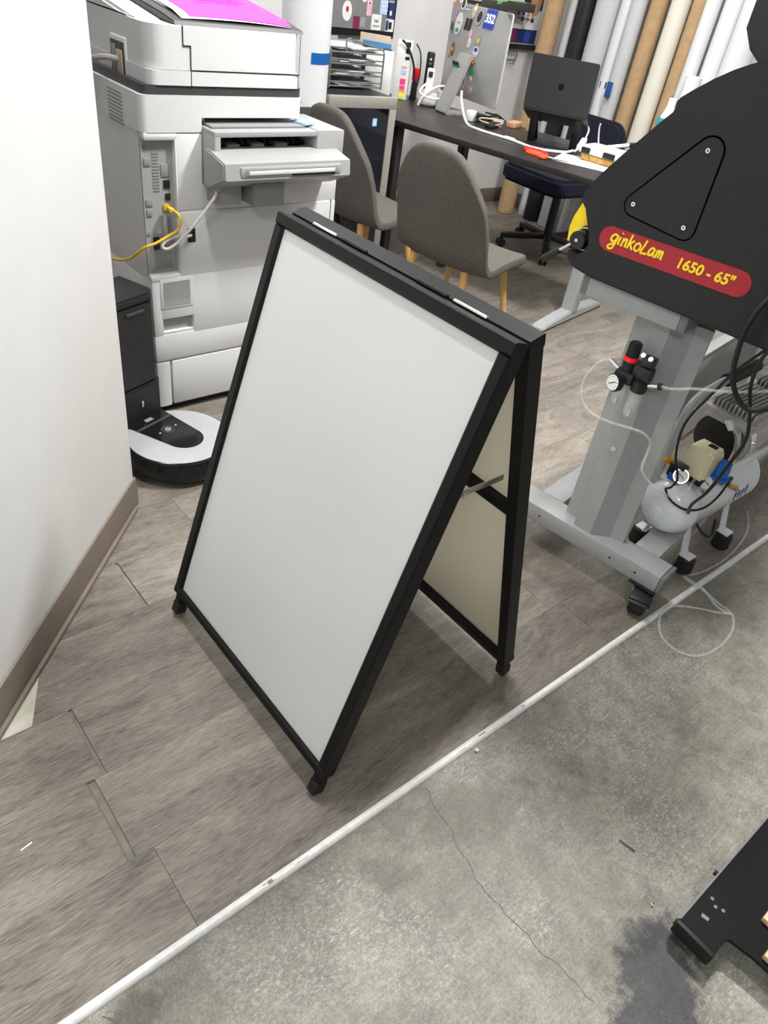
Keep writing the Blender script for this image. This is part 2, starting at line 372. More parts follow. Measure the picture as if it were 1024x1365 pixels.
# ------------------------------------------------------------------ setting
def build_floor():
    rows = [0.527, 0.703, 0.897, 1.085, 1.287, 1.475]
    while rows[-1] < 4.3: rows.append(rows[-1] + 0.19)
    joints = {0: (0.2405, 0.0008), 1: (0.199, 0.017), 2: (0.2285, 0.009), 3: (1.05, 0.0012), 4: (0.4995, 0.009)}
    bm = bmesh.new(); lay = bm.loops.layers.float_color.new('plank')
    def quad(v, c):
        f = bm.faces.new([bm.verts.new(p) for p in v])
        for l in f.loops: l[lay] = c
    rnd = random.Random(3)
    for i in range(len(rows) - 1):
        y0, y1 = rows[i] + 0.00022, rows[i + 1] - 0.00022
        jx, gap = joints.get(i, (rnd.uniform(-0.5, 0.7), 0.001))
        xs = []; x = jx
        while x > -3.2: x -= 1.22
        while x < 5.2: xs.append(x); x += 1.22
        for a in xs:
            g = gap if abs(a - jx) < 0.01 else 0.001
            gn = gap if abs(a + 1.22 - jx) < 0.01 else 0.001
            if i == 3 and -0.9 < a < 0.3: pass
            x0, x1 = a + g / 2, a + 1.22 - gn / 2
            c = (rnd.random(), rnd.random(), rnd.random(), 1)
            if i == 0: c = (0.62 if a < .2 else 0.5, rnd.random(), rnd.random(), 1)
            z = 0.0; d = -0.0055
            quad([(x0, y0, z), (x1, y0, z), (x1, y1, z), (x0, y1, z)], c)
            quad([(x0, y0, d), (x0, y0, z), (x0, y1, z), (x0, y1, d)], c)
            quad([(x1, y1, d), (x1, y1, z), (x1, y0, z), (x1, y0, d)], c)
            quad([(x1, y0, d), (x1, y0, z), (x0, y0, z), (x0, y0, d)], c)
            quad([(x0, y1, d), (x0, y1, z), (x1, y1, z), (x1, y1, d)], c)
    me = bpy.data.meshes.new('floor'); bm.to_mesh(me); bm.free(); me.materials.append(M['vinyl'])
    o = bpy.data.objects.new('floor', me); COL.objects.link(o); structure(o)
    b = MB(); b.b2(-3.3, 5.0, 0.519, 4.3, -0.05, -0.0052, 'subfloor'); structure(b.build('floor_subfloor'))
build_floor()
b = MB(); b.b2(-4, 7, -4, 0.518, -0.08, -0.006, 'concrete')
def crack(pts, w, zz=-0.0055):
    for p, q in zip(pts, pts[1:]):
        p = Vector((*p, zz)); q = Vector((*q, zz)); d = (q - p); n = Vector((-d.y, d.x, 0)).normalized() * w * random.uniform(.6, 1.2) / 2
        bm = bmesh.new(); bm.faces.new([bm.verts.new(v) for v in (p - n, q - n * .9, q + n * .9, p + n)])
        b._merge(bm, 'crack')
def wiggle(pts, k=6, amp=0.005):
    out = []
    for (x0, y0), (x1, y1) in zip(pts, pts[1:]):
        for i in range(k):
            t = i / k; out.append((x0 + (x1 - x0) * t + random.uniform(-amp, amp), y0 + (y1 - y0) * t + random.uniform(-amp, amp)))
    out.append(pts[-1]); return out
crack(wiggle([(0.76, 0.50), (0.745, 0.44), (0.733, 0.383), (0.708, 0.282), (0.712, 0.18), (0.721, 0.093), (0.73, 0.02)]), 0.0013)
crack(wiggle([(1.144, 0.107), (1.155, 0.09), (1.167, 0.066)], 4, 0.002), 0.0012)
crack(wiggle([(0.06, 0.50), (0.10, 0.43), (0.09, 0.38)], 5, 0.004), 0.003)
structure(b.build('floor_concrete'))
# white transition strip between vinyl and concrete
b = MB()
prof = [(-0.0105, -0.006), (-0.0105, -0.003), (-0.0075, 0.003), (-0.003, 0.0055), (0.003, 0.0055), (0.0075, 0.0035), (0.0115, 0.0012), (0.0115, -0.006)]
b.prism([(y * .78, z) for y, z in prof], (-2.5, 0.518, 0), (0, 1, 0), (0, 0, 1), 7.3, 'strip')
rq = random.Random(4)
for x0, x1, k in ((.36, .46, 5), (.86, 1.12, 9)):
    for _ in range(k):
        x = rq.uniform(x0, x1); b.b2(x, x + rq.uniform(.008, .03), .513 + rq.uniform(0, .006), .5145 + rq.uniform(.001, .007), .004, .0056, 'subfloor')
structure(b.build('trim_1'))

# left wall: a thin partition that ends beside the printer
d = Vector((0.554, 0.569, 0)).normalized(); nb = Vector((-d.y, d.x, 0))
ang = math.atan2(d.y, d.x)
end = Vector((0.654, 1.695, 0))
b = MB(); b.b2(-3.2, 0.0, 0.0, 0.11, 0, 2.9, 'wall', 0.004); structure(b.build('wall_left', loc=end, rot=(0, 0, ang)))
b = MB()
b.prism([(0, 0), (0.008, 0), (0.008, 0.06), (0.005, 0.092), (0, 0.094)], (-3.2, 0, 0), (0, -1, 0), (0, 0, 1), -3.203, 'base')
b.b2(-3.2, -.03, -0.020, -0.008, 0.0, 0.014, 'base', 0.004)
structure(b.build('baseboard_left', loc=end, rot=(0, 0, ang)))
# bare screed showing where the planks stop short of the wall
b = MB()
for tri in ([(0.078, 1.0865), (0.150, 1.0865), (0.205, 1.205), (0.19, 1.21)],):
    bm = bmesh.new(); bm.faces.new([bm.verts.new((x, y, 0.0004)) for x, y in tri]); b._merge(bm, 'screed')
structure(b.build('floor_bare_patch'))
WBY, WRX = 3.92, 4.62
b = MB(); b.b2(-1.5, WRX + .1, WBY, WBY + .1, 0, 2.9, 'wall2'); structure(b.build('wall_back'))
b = MB(); b.b2(WRX, WRX + .1, -1.0, WBY, 0, 2.9, 'wall2'); structure(b.build('wall_right'))
b = MB(); b.b2(-1.5, WRX, WBY - .012, WBY, 0, 0.10, 'base', .003); structure(b.build('baseboard_back'))
b = MB(); b.b2(WRX - .012, WRX, 0.6, WBY - .012, 0, 0.10, 'base', .003); structure(b.build('baseboard_right'))
b = MB(); b.b2(-4, 7, -4, 4.2, 2.95, 3.0, 'ceil'); structure(b.build('ceiling'))

# ------------------------------------------------------------------ A-frame sign
def sign():
    t = thing('sandwich_board_sign', 'black metal A-frame sidewalk sign with blank white panel standing on the plank floor', 'sign board', (0.84, 0.92, 0))
    TI = 0.2863; TB = 0.272
    up = Vector((math.sin(TI), 0, math.cos(TI))); nbk = Vector((math.cos(TI), 0, -math.sin(TI))); w = Vector((0, -1, 0))
    B = Vector((0.5605, 1.2129, 0.0901)) - Vector((0.84, 0.92, 0))
    def side(mirror, TIm):
        if not mirror: mx = Matrix.Translation(B) @ Matrix((w, up, -nbk)).transposed().to_4x4()  # x width, y up, z toward the viewer
        else:
            u2 = Vector((-math.sin(TIm), 0, math.cos(TIm))); n2 = Vector((math.cos(TIm), 0, math.sin(TIm)))
            B2 = Vector((1.122 - 0.84, 0.6285 - 0.92, 0.0901))
            mx = Matrix.Translation(B2) @ Matrix((-w, u2, n2)).transposed().to_4x4()
        return mx
    W, H = 0.5842, 0.885
    def put(b, name, mx, label=None):
        o = b.build(name, t, label=label); o.matrix_local = mx; return o
    for mirror in (False, True):
        mx = side(mirror, TB)
        fw = 0.026; d = 0.0135
        # snap rails with a bevelled lip, deep enough to form the frame of this leaf
        dp = 0.031
        def rail(p0, p1, wid, inner):
            b = MB(); p0 = Vector((*p0, 0)); p1 = Vector((*p1, 0)); ax = (p1 - p0).normalized(); L = (p1 - p0).length
            inn = Vector((*inner, 0)); z = Vector((0, 0, 1))
            prof = [(0, -dp), (0, 0.0005), (0.0025, 0.003), (wid - 0.005, 0.003), (wid, -0.002), (wid, -dp)]
            sgn = 1 if inn.cross(z).dot(ax) > 0 else -1
            b.prism(prof, p0, inn, z, sgn * L, 'blackpowder'); return b
        put(rail((-fw, H + fw), (W + fw, H + fw), fw, (0, -1)), 'top_rail', mx)
        put(rail((-fw, -0.022), (W + fw, -0.022), 0.022, (0, 1)), 'bottom_rail', mx)
        put(rail((-fw, 0.0), (-fw, H), fw, (1, 0)), 'side_rail', mx)
        put(rail((W + fw, 0.0), (W + fw, H), fw, (-1, 0)), 'side_rail', mx)
        b = MB(); b.b2(-0.004, W + 0.004, -0.004, H + 0.004, -0.0075, -0.0045, 'panelw'); put(b, 'sign_panel', mx, 'blank white panel')
        b = MB(); b.b2(-0.003, W + 0.003, -0.003, H + 0.003, -0.0115, -0.0085, 'panelback'); put(b, 'backing_sheet', mx, 'cream translucent backing sheet')
        cs = math.cos(TB if mirror else TI)
        zb = -(0.0901 - (0.010 if mirror else 0.004)) / cs + (0.010 if not mirror else 0.004)
        for x0 in (-0.020, W - 0.003):
            b = MB(); b.b2(x0, x0 + 0.022, zb + 0.03, -0.021, -0.029, -0.003, 'blackpowder', 0.002); o = put(b, 'leg', mx)
            f = MB(); f.b2(x0 - .0016, x0 + 0.0236, zb, zb + 0.034, -0.0308, -0.0012, 'rubber', 0.003); ff = f.build('rubber_foot', o)
        b = MB(); b.b2(0.0, W, 0.505, 0.531, -0.030, -0.012, 'blackpowder', 0.002); put(b, 'middle_crossbar', mx)
    for yy, m_ in ((0.205, 'hinge'), (-0.19, 'hinge'), (0.115, 'blackpowder'), (-0.10, 'blackpowder')):
        b = MB(); b.box((0.0065, yy, 0.9605), (0.008, 0.075, 0.002), m_, 0.0005); b.cyl((0.0065, yy - .037, 0.961), (0.0065, yy + .037, 0.961), 0.0026, m_, n=10)
        b.build('hinge_plate', t, label='bare steel hinge plate' if m_ == 'hinge' else None)
    # folding stay bars
    for ys in (-0.306 + 0.03, 0.29):
        b = MB(); b.box((0.0, ys, 0.658), (0.19, 0.003, 0.013), 'hinge', 0.0008)
        b.cyl((-0.025, ys - .006, 0.658), (-0.025, ys + .004, 0.658), 0.0045, 'chrome', n=12); b.cyl((-0.012, ys - .006, 0.658), (-0.012, ys + .004, 0.658), 0.0045, 'chrome', n=12)
        b.build('stay_bar', t, label='bare metal folding stay bar')
    return t
sign()

# ------------------------------------------------------------------ printer
def printer():
    X, Y = 0.935, 2.12
    t = thing('office_printer', 'large white multifunction office copier standing beside the left wall', 'printer', (X, Y, 0))
    D = 0.60; W = 0.695
    vert = lambda e: abs(e.verts[0].co.z - e.verts[1].co.z) > 1e-4
    def part(name, f, label=None, parent=None):
        b = MB(); f(b); return b.build(name, parent or t, label=label)
    part('base', lambda b: b.b2(.03, W - .02, .03, D - .02, 0, .032, 'black'))
    part('paper_cassette', lambda b: (b.b2(0.0, .054, 0, D, .032, .198, 'prn', .012, edges=vert), b.b2(.057, W, .001, D, .032, .198, 'prn', .004)))
    # corner column with the socket panel, lower hatch and grip recess
    def lower(b):
        b.b2(0.0, .14, .02, D - .004, .201, .4795, 'prn', .006); b.b2(0.003, W - .002, .057, D - .006, .203, .686, 'prn')
        b.b2(0.0, W, .0, .06, .201, .3, 'prn', .008); b.b2(0.0, .036, 0, .06, .29, .49, 'prn', .008); b.b2(.142, W, 0, .06, .29, .49, 'prn', .002)
        b.b2(.03, .15, 0, .06, .352, .49, 'prn', .002); b.b2(.03, .15, .03, .06, .30, .36, 'prn')
        b.b2(.103, W, 0, .06, .485, .686, 'prn', .004)
    part('lower_body', lower)
    part('grip_recess', lambda b: (b.b2(.035, .143, .018, .03, .303, .352, 'prn2'), b.b2(.035, .143, .003, .02, .300, .306, 'prn', .001)))
    def grille(b):
        b.b2(.028, .140, -.003, .004, .388, .486, 'prn', .002)
        for k in range(14): b.b2(.038, .130, -.0045, -.001, .398 + k * .0058, .4008 + k * .0058, 'prn2')
    part('vent_grille', grille)
    def upper(b):
        b.b2(.103, .185, 0, .30, .690, .903, 'prn', .004); b.b2(.103, W, .16, D - .008, .690, .90, 'prn')
        b.b2(.103, W, .004, .2, .684, .762, 'prn', .003); b.b2(0.0012, .21, .03, D - .002, .48, .945, 'prn'); b.b2(0.004, .530, .24, D - .010, .82, .99, 'prn')
    part('upper_body', upper)
    part('body_recess', lambda b: b.b2(.185, W - .02, .155, .162, .76, .945, 'prndark'))
    def shoulder(b):
        b.b2(0.0, .535, 0, D, .944, 1.0, 'prn', .022, edges=lambda e: vert(e), seg=4); b.b2(0.0, .185, 0, .3, .906, .97, 'prn', .022, edges=lambda e: vert(e) and e.verts[0].co.x < 0, seg=4)
        b.b2(0.004, .11, 0, .06, .884, .908, 'prn', .008)
    part('shoulder_cover', shoulder)
    def sidevent(b):
        for k in range(9): b.b2(-.0015, .002, .115, .215, .90 + k * .0098, .9045 + k * .0098, 'prngrey')
    part('side_vent', sidevent)
    # socket panel
    def io(b):
        b.b2(.002, .102, .020, .03, .49, .888, 'prn2'); b.b2(.0985, .104, 0, .03, .49, .888, 'prn', .001)
        b.b2(0.0, .104, -.002, .03, .475, .500, 'prn', .008)
        for k in range(13): b.b2(.034, .054, .0185, .021, .745 + k * .0085, .749 + k * .0085, 'prngrey')
        for k in range(16): b.b2(.026, .085, .0185, .021, .512 + k * .0072, .5152 + k * .0072, 'prn2' if k % 1 else 'prngrey')
        for x, z in ((.014, .865), (.012, .625), (.022, .512)): b.cyl((x, .0165, z), (x, .021, z), .005, 'prngrey', n=10)
        for x0, z0, w, h in ((.008, .815, .021, .022), (.007, .703, .021, .021), (.009, .675, .017, .020), (.060, .785, .028, .034)): b.b2(x0, x0 + w, .017, .021, z0, z0 + h, 'prngrey', .001)
        b.b2(.054, .092, .017, .021, .585, .675, 'prngrey', .001)
        b.b2(.060, .072, .016, .021, .588, .672, 'prn2', .001)
    p = part('socket_panel', io)
    part('socket', lambda b: b.b2(.066, .086, .016, .021, .752, .775, 'black', .001), parent=p)
    part('socket', lambda b: b.b2(.070, .086, .016, .021, .718, .737, 'black', .001), parent=p)
    part('socket', lambda b: b.b2(.062, .082, .015, .021, .688, .706, 'orange', .001), parent=p)
    part('socket', lambda b: b.b2(.024, .044, .016, .021, .575, .612, 'black', .001), parent=p)
    part('inlet_socket', lambda b: b.b2(.128, .156, -.0015, .01, .592, .636, 'black', .002))
    # scanner
    def scan(b):
        b.b2(.03, .529, .0, D, 1.024, 1.060, 'prn', .03, edges=vert, seg=4)
        b.b2(.034, .525, .002, D, 1.061, 1.164, 'prn', .05, edges=vert, seg=5)
    part('scanner_unit', scan)
    part('scanner_gasket', lambda b: b.b2(.012, .533, .004, D, 1.0, 1.024, 'prndark', .02, edges=vert, seg=4))
    def split(b):
        b.b2(.155, .1575, -.0008, .003, 1.02, 1.12, 'black'); b.b2(.133, .1575, -.0008, .003, 1.118, 1.1205, 'black'); b.b2(.133, .1355, -.0008, .003, 1.118, 1.165, 'black')
        b.b2(.157, .515, -.0008, .003, 1.0595, 1.063, 'black'); b.b2(.5135, .5155, -.0008, .003, 1.024, 1.164, 'prngrey')
    part('front_seam', split)
    # document lid, rises to the rear
    def lid(b):
        O = (0, 0, 0)
        b.prism([(.012, 1.164), (.018, 1.173), (.10, 1.185), (D, 1.235), (D, 1.164)], (.115, 0, 0), (0, 1, 0), (0, 0, 1), .420, 'prndark', .004)
        b.prism([(.06, 1.160), (.09, 1.166), (D, 1.225), (D, 1.16)], (.036, 0, 0), (0, 1, 0), (0, 0, 1), .085, 'prn', .008)
    part('document_lid', lid)
    part('lid_panel', lambda b: b.prism([(.14, 1.188), (.145, 1.195), (D, 1.242), (D, 1.225)], (.155, 0, 0), (0, 1, 0), (0, 0, 1), .34, 'prn', .003))
    def notch(b):
        b.b2(.028, .050, .135, .235, 1.010, 1.112, 'prn', .004); b.b2(.0255, .030, .143, .227, 1.012, 1.10, 'black'); b.b2(.0235, .029, .15, .19, 1.012, 1.08, 'tan', .002); b.b2(.0242, .029, .195, .22, 1.02, 1.09, 'prngrey', .002)
    part('hinge_cover', notch)
    part('release_lever', lambda b: b.box((.548, .07, .985), (.05, .02, .016), 'prn2', .003, rot=(0, R(25), 0)))
    # built-in finisher with output tray
    f = part('finisher_unit', lambda b: (b.b2(.187, .55, -.072, .16, .907, .922, 'prn2', .002), b.b2(.545, .650, -.075, .20, .795, .925, 'prn2', .003), b.b2(.187, .207, -.072, .15, .76, .915, 'prn2', .002),
              b.b2(.205, .55, .03, .15, .80, .912, 'black'), b.b2(.187, .56, -.076, .12, .775, .856, 'prn2', .003)))
    def rollers(b):
        b.cyl((.21, .0, .875), (.545, .0, .875), .006, 'black', n=10)
        for x in (.24, .305, .325, .385, .405, .47, .49): b.cyl((x, .0, .875), (x + .012, .0, .875), .016, 'black', n=14)
        for x in (.255, .34, .425): b.b2(x, x + .04, -.03, .02, .856, .880, 'prngrey', .003)
    part('exit_rollers', rollers, parent=f)
    part('output_tray', lambda b: (b.prism([(-.07, .872), (-.150, .856), (-.156, .812), (-.146, .806), (-.06, .768), (-.03, .768), (-.03, .872)], (.172, 0, 0), (0, 1, 0), (0, 0, 1), .455, 'prn2', .004),
              b.b2(.225, .585, -.158, -.145, .819, .847, 'prn2', .002)), parent=f)
    part('tray_slot', lambda b: (b.b2(.24, .57, -.1595, -.15, .823, .843, 'prngrey', .001), b.b2(.25, .56, -.161, -.156, .826, .837, 'prn', .001), b.b2(.40, .56, -.1615, -.156, .820, .825, 'black')), parent=f)
    part('latch_cover', lambda b: b.b2(.305, .415, -.10, -.01, .715, .785, 'prngrey', .004), parent=f)
    part('lower_bracket', lambda b: b.b2(.20, .285, -.06, .01, .715, .78, 'prn2', .004), parent=f)
    part('upper_tray', lambda b: b.b2(.20, .53, -.03, .15, .922, .929, 'prngrey', .002), parent=f)
    part('seam_line', lambda b: b.b2(W - .022, W - .018, -.0008, .003, .2, .69, 'prngrey'))
    part('panel_screw', lambda b: b.cyl((W - .05, -.0015, .62), (W - .05, .002, .62), .003, 'black', n=8))
    return t
printer()
# loose things on the printer
b = MB()
def lidz(y): return (1.173 + (y - 2.138) * .15 if y < 2.22 else 1.185 + (y - 2.22) * .1)
def sheet_quad(b, c, m, dz):
    bm = bmesh.new(); n = 8; V = []
    for j in range(n + 1):
        for i in range(n + 1):
            u, v = i / n, j / n
            p = (Vector(c[0]) * (1 - u) + Vector(c[1]) * u) * (1 - v) + (Vector(c[3]) * (1 - u) + Vector(c[2]) * u) * v
            V.append(bm.verts.new((p.x, p.y, lidz(p.y) + dz + .004 * math.sin(u * PI) - (.004 if v < .1 else 0))))
    for j in range(n):
        for i in range(n): bm.faces.new((V[j * (n + 1) + i], V[j * (n + 1) + i + 1], V[(j + 1) * (n + 1) + i + 1], V[(j + 1) * (n + 1) + i]))
    ex = bmesh.ops.extrude_face_region(bm, geom=list(bm.faces)); 
    for e in ex['geom']:
        if isinstance(e, bmesh.types.BMVert): e.co.z -= .0006
    bmesh.ops.recalc_face_normals(bm, faces=bm.faces)
    b._merge(bm, m)
sheet_quad(b, [(1.085, 2.155, 0), (1.43, 2.15, 0), (1.445, 2.60, 0), (1.11, 2.60, 0)], 'sheet', .007)
tag(b.build('paper_sheet'), 'white paper sheet peeking out under the magenta sheet on the copier lid', 'paper')
b = MB(); sheet_quad(b, [(1.115, 2.165, 0), (1.435, 2.15, 0), (1.46, 2.60, 0), (1.14, 2.60, 0)], 'magenta', .0095)
for k in range(5): b.tube([(1.20 + .02 * k, 2.30 + .03 * k, lidz(2.3 + .03 * k) + .0185), (1.28 + .02 * k, 2.31 + .03 * k, lidz(2.31 + .03 * k) + .019), (1.36, 2.30 + .03 * k, lidz(2.3 + .03 * k) + .0185)], .004, 'magentaink', n=6, flat=(0, 0, 1))
tag(b.build('printed_sheet'), 'bright magenta sheet with red lettering lying on top of the copier', 'paper')
b = MB(); b.box((1.475, 2.12, .932), (.05, .055, .006), 'lblue', .001, rot=(0, 0, .3))
tag(b.build('sticky_note'), 'small pale blue note pad lying on the copier output unit', 'note')
b = MB(); b.tube([(1.005, 2.118, .700), (1.013, 2.085, .697), (1.018, 2.07, .68), (1.010, 2.075, .65), (.985, 2.085, .632), (.945, 2.09, .612), (.912, 2.105, .595), (.895, 2.17, .545), (.885, 2.25, .515), (.872, 2.36, .50), (.865, 2.5, .52)], .0042, 'yelcable', n=8)
b.box((1.006, 2.112, .699), (.014, .028, .013), 'yelcable', .002)
tag(b.build('network_cable'), 'yellow network cable plugged into the copier socket panel', 'cable')
b = MB(); b.tube([(1.128, 2.055, .760), (1.118, 2.04, .752), (1.095, 2.05, .715), (1.05, 2.06, .66), (1.02, 2.085, .615), (.985, 2.09, .592), (.965, 2.09, .598), (.975, 2.09, .615), (1.01, 2.09, .625), (1.05, 2.105, .617), (1.075, 2.118, .615)], .0045, 'whitecable', n=8)
tag(b.build('data_cable'), 'white cord looping from the copier output unit to the black inlet', 'cable')
b = MB(); b.tube([(.965, 2.30, 1.055), (.93, 2.33, 1.055), (.915, 2.40, 1.035), (.91, 2.47, 1.0), (.915, 2.52, .95)], .008, 'gcable', n=8)
tag(b.build('signal_cable'), 'thick grey cable curving out of the copier scanner beside the wall edge', 'cable')

# ------------------------------------------------------------------ robot vacuum and its dock
RA = R(-70)
def robot():
    c = Vector((.872, 1.846, 0))
    t = thing('robot_vacuum', 'round robot vacuum with silver ring and black centre parked at its dock', 'robot vacuum', c, RA)
    r = .170
    b = MB(); b.lathe([(0, .012), (r - .02, .012), (r - .004, .02), (r, .032), (r, .075), (r - .004, .085), (r - .012, .089), (0, .089)], 'gloss', n=56); b.build('body', t)
    b = MB(); b.lathe([(.06, .089), (.06, .0915), (r - .022, .0915), (r - .012, .0895), (r - .012, .085)], 'silver', n=56); b.build('top_ring', t, label='silver top ring')
    P = []
    hw = .066; x1 = .052
    for i in range(17):
        a = -PI / 2 + PI * i / 16; P.append((x1 - .03 + hw * math.cos(a) * 0.95, hw * .92 * math.sin(a)))
    P += [(-.148, .078), (-.155, .05), (-.158, 0), (-.155, -.05), (-.148, -.078)]
    b = MB(); b.prism(P, (0, 0, .0905), (1, 0, 0), (0, 1, 0), .003, 'gloss', .0008); b.build('control_panel', t, label='glossy black control panel')
    b = MB(); b.b2(-.108, -.098, -.074, .074, .0925, .0945, 'prndark', .0005); b.build('bin_seam', t)
    b = MB(); b.lathe([(0, .0955), (.011, .0955), (.012, .0935)], 'chrome', (-.045, 0, 0)); b.lathe([(.017, .0935), (.018, .0952), (.021, .0952), (.022, .0935)], 'prndark', (-.045, 0, 0)); b.build('clean_button', t, label='brushed metal button')
    for y in (-.034, .034): b = MB(); b.cyl((-.045, y, .093), (-.045, y, .095), .0035, 'silver', n=10); b.build('side_button', t)
    b = MB(); b.box((-.128, 0, .0945), (.016, .03, .001), 'prngrey'); b.build('bin_mark', t)
    for y in (.1, -.1): b = MB(); b.cyl((0, y - .01, .02), (0, y + .01, .02), .02, 'black'); b.build('wheel', t)
robot()
def dock():
    fwd = Vector((math.cos(RA), math.sin(RA), 0))
    c = Vector((.872, 1.846, 0)) - fwd * .175
    t = thing('robot_dock', 'tall charcoal self-emptying dock behind the robot vacuum', 'charging dock', c, RA)
    # local: +x towards the robot, tower behind
    def o(x0, x1, w, taper=0): return [(x0, -w), (x1 - .03, -w), (x1, -w + .03), (x1, w - .03), (x1 - .03, w), (x0, w)]
    OFF = -.035
    sh = lambda P: [(x, y + OFF) for x, y in P]
    b = MB(); b.prism(sh(o(-.16, .0, .152)), (0, 0, .19), (1, 0, 0), (0, 1, 0), .272, 'dock', .006); b.build('bin_housing', t)
    b = MB(); b.prism(sh(o(-.16, .001, .1525)), (0, 0, .459), (1, 0, 0), (0, 1, 0), .026, 'dock', .006); b.build('lid', t)
    b = MB(); b.prism(sh(o(-.16, .012, .152)), (0, 0, .0), (1, 0, 0), (0, 1, 0), .188, 'dock', .006); b.build('dock_base', t)
    b = MB(); b.box((.0145, .01, .135), (.003, .008, .022), 'silver', .001); b.build('status_light', t, label='pale indicator light')
    b = MB(); b.box((.002, .02, .438), (.006, .07, .010), 'prndark', .002); b.build('finger_grip', t)
    b = MB(); b.box((-.02 + .045, OFF, .006), (.07, .26, .011), 'dock', .004); b.build('ramp', t)
dock()

# ------------------------------------------------------------------ chairs
def chair_shell():
    # (x forward, z, half width) along the centre line, seat front to back top
    prof = [(.235, .430, .200), (.222, .448, .214), (.15, .456, .230), (.05, .452, .236), (-.06, .442, .240), (-.13, .445, .242), (-.17, .468, .243), (-.19, .51, .243), (-.205, .58, .241), (-.222, .66, .234), (-.240, .74, .222), (-.252, .81, .206), (-.260, .882, .186)]
    acc = [0.0]
    for p, q in zip(prof, prof[1:]): acc.append(acc[-1] + math.hypot(q[0] - p[0], q[1] - p[1]))
    def at(t):
        d_ = max(0, min(1, t)) * acc[-1]
        for k in range(len(prof) - 1):
            if d_ <= acc[k + 1] or k == len(prof) - 2:
                f = (d_ - acc[k]) / (acc[k + 1] - acc[k]); return [prof[k][c] + (prof[k + 1][c] - prof[k][c]) * f for c in range(3)]
    n, mrows = 16, 26; bm = bmesh.new(); rows = []
    for i in range(mrows + 1):
        row = []
        for j in range(n + 1):
            s = math.sin((-1 + 2 * j / n) * PI / 2); k = abs(s)
            t0 = .075 * k ** 5; t1 = 1 - .20 * k ** 5 - .02 * k ** 2
            x, z, hw = at(t0 + (t1 - t0) * i / mrows)
            seat = max(0, min(1, (x + .17) / .15)); cur = .05 * max(.3, min(1, (.90 - z) / .3))
            row.append(bm.verts.new((x + (1 - seat) * cur * s * s, s * hw * .93, z + seat * .012 * k ** 3)))
        rows.append(row)
    for a, c in zip(rows, rows[1:]):
        for j in range(n): bm.faces.new((a[j], a[j + 1], c[j + 1], c[j]))
    bmesh.ops.recalc_face_normals(bm, faces=bm.faces)
    return bm
def chair(loc, rot, label):
    t = thing('dining_chair', label, 'chair', loc, rot, 'grey upholstered chairs at the desk')
    b = MB(); b._merge(chair_shell(), 'chair'); o = b.build('seat_shell', t, sharp=180)
    s = o.modifiers.new('solid', 'SOLIDIFY'); s.thickness = .034; s.offset = 0
    u = o.modifiers.new('sub', 'SUBSURF'); u.levels = 1; u.render_levels = 1
    for sx in (1, -1):
        for sy in (1, -1):
            b = MB(); b.cyl((sx * .20 - .0, sy * .205, 0), (sx * .135, sy * .13, .44), .0095, 'wood', r1=.016, n=14); b.build('leg', t, label='light wooden leg')
    b = MB(); b.b2(-.14, .14, -.014, .014, .418, .436, 'black', .003); b.b2(-.014, .014, -.14, .14, .418, .436, 'black', .003); b.build('seat_frame', t)
    return t
CH = (2.262, 2.068, 0)
c0 = chair(CH, R(8), 'grey fabric chair nearest the laminator with its seat and wooden legs in view')
c1 = copy_tree(c0); c1.location = (2.235, 2.675, 0); c1.rotation_euler = (0, 0, R(2))
c1['label'] = 'grey fabric chair half hidden behind the copier output tray'

# ------------------------------------------------------------------ desk
DA = R(9.6)
def desk():
    t = thing('office_desk', 'long black desk with silver T foot carrying the two computers', 'desk', (2.885, 1.95, 0), DA)
    L, Dp = 1.72, .74
    b = MB(); b.b2(0, Dp, 0, L, .713, .74, 'deskblack', .002); b.build('desktop', t)
    for yy in (.10,):
        b = MB(); b.prism(rrect(.075, .07, .012), (.36, yy, .03), (1, 0, 0), (0, 1, 0), .685, 'lamgrey'); lg = b.build('leg', t)
        f = MB(); f.prism([(.05, 0.004), (.05, .016), (.08, .03), (.30, .05), (.42, .05), (.66, .03), (.69, .016), (.69, .004)], (0, yy + .035, 0), (1, 0, 0), (0, 0, 1), .07, 'silver', .006); f.b2(.06, .68, yy - .033, yy + .033, 0, .008, 'black'); f.build('foot_bar', lg)
    for x_ in (.02, .64): b = MB(); b.b2(x_, x_ + .05, 1.125, 1.175, 0, .712, 'deskblack', .003); b.build('leg', t, label='black square leg')
    b = MB(); b.b2(.34, .38, .12, 1.05, .66, .71, 'lamgrey', .002); b.build('crossbar', t)
desk()
def DP(x, y, z=.74): return Vector((x, y, z))

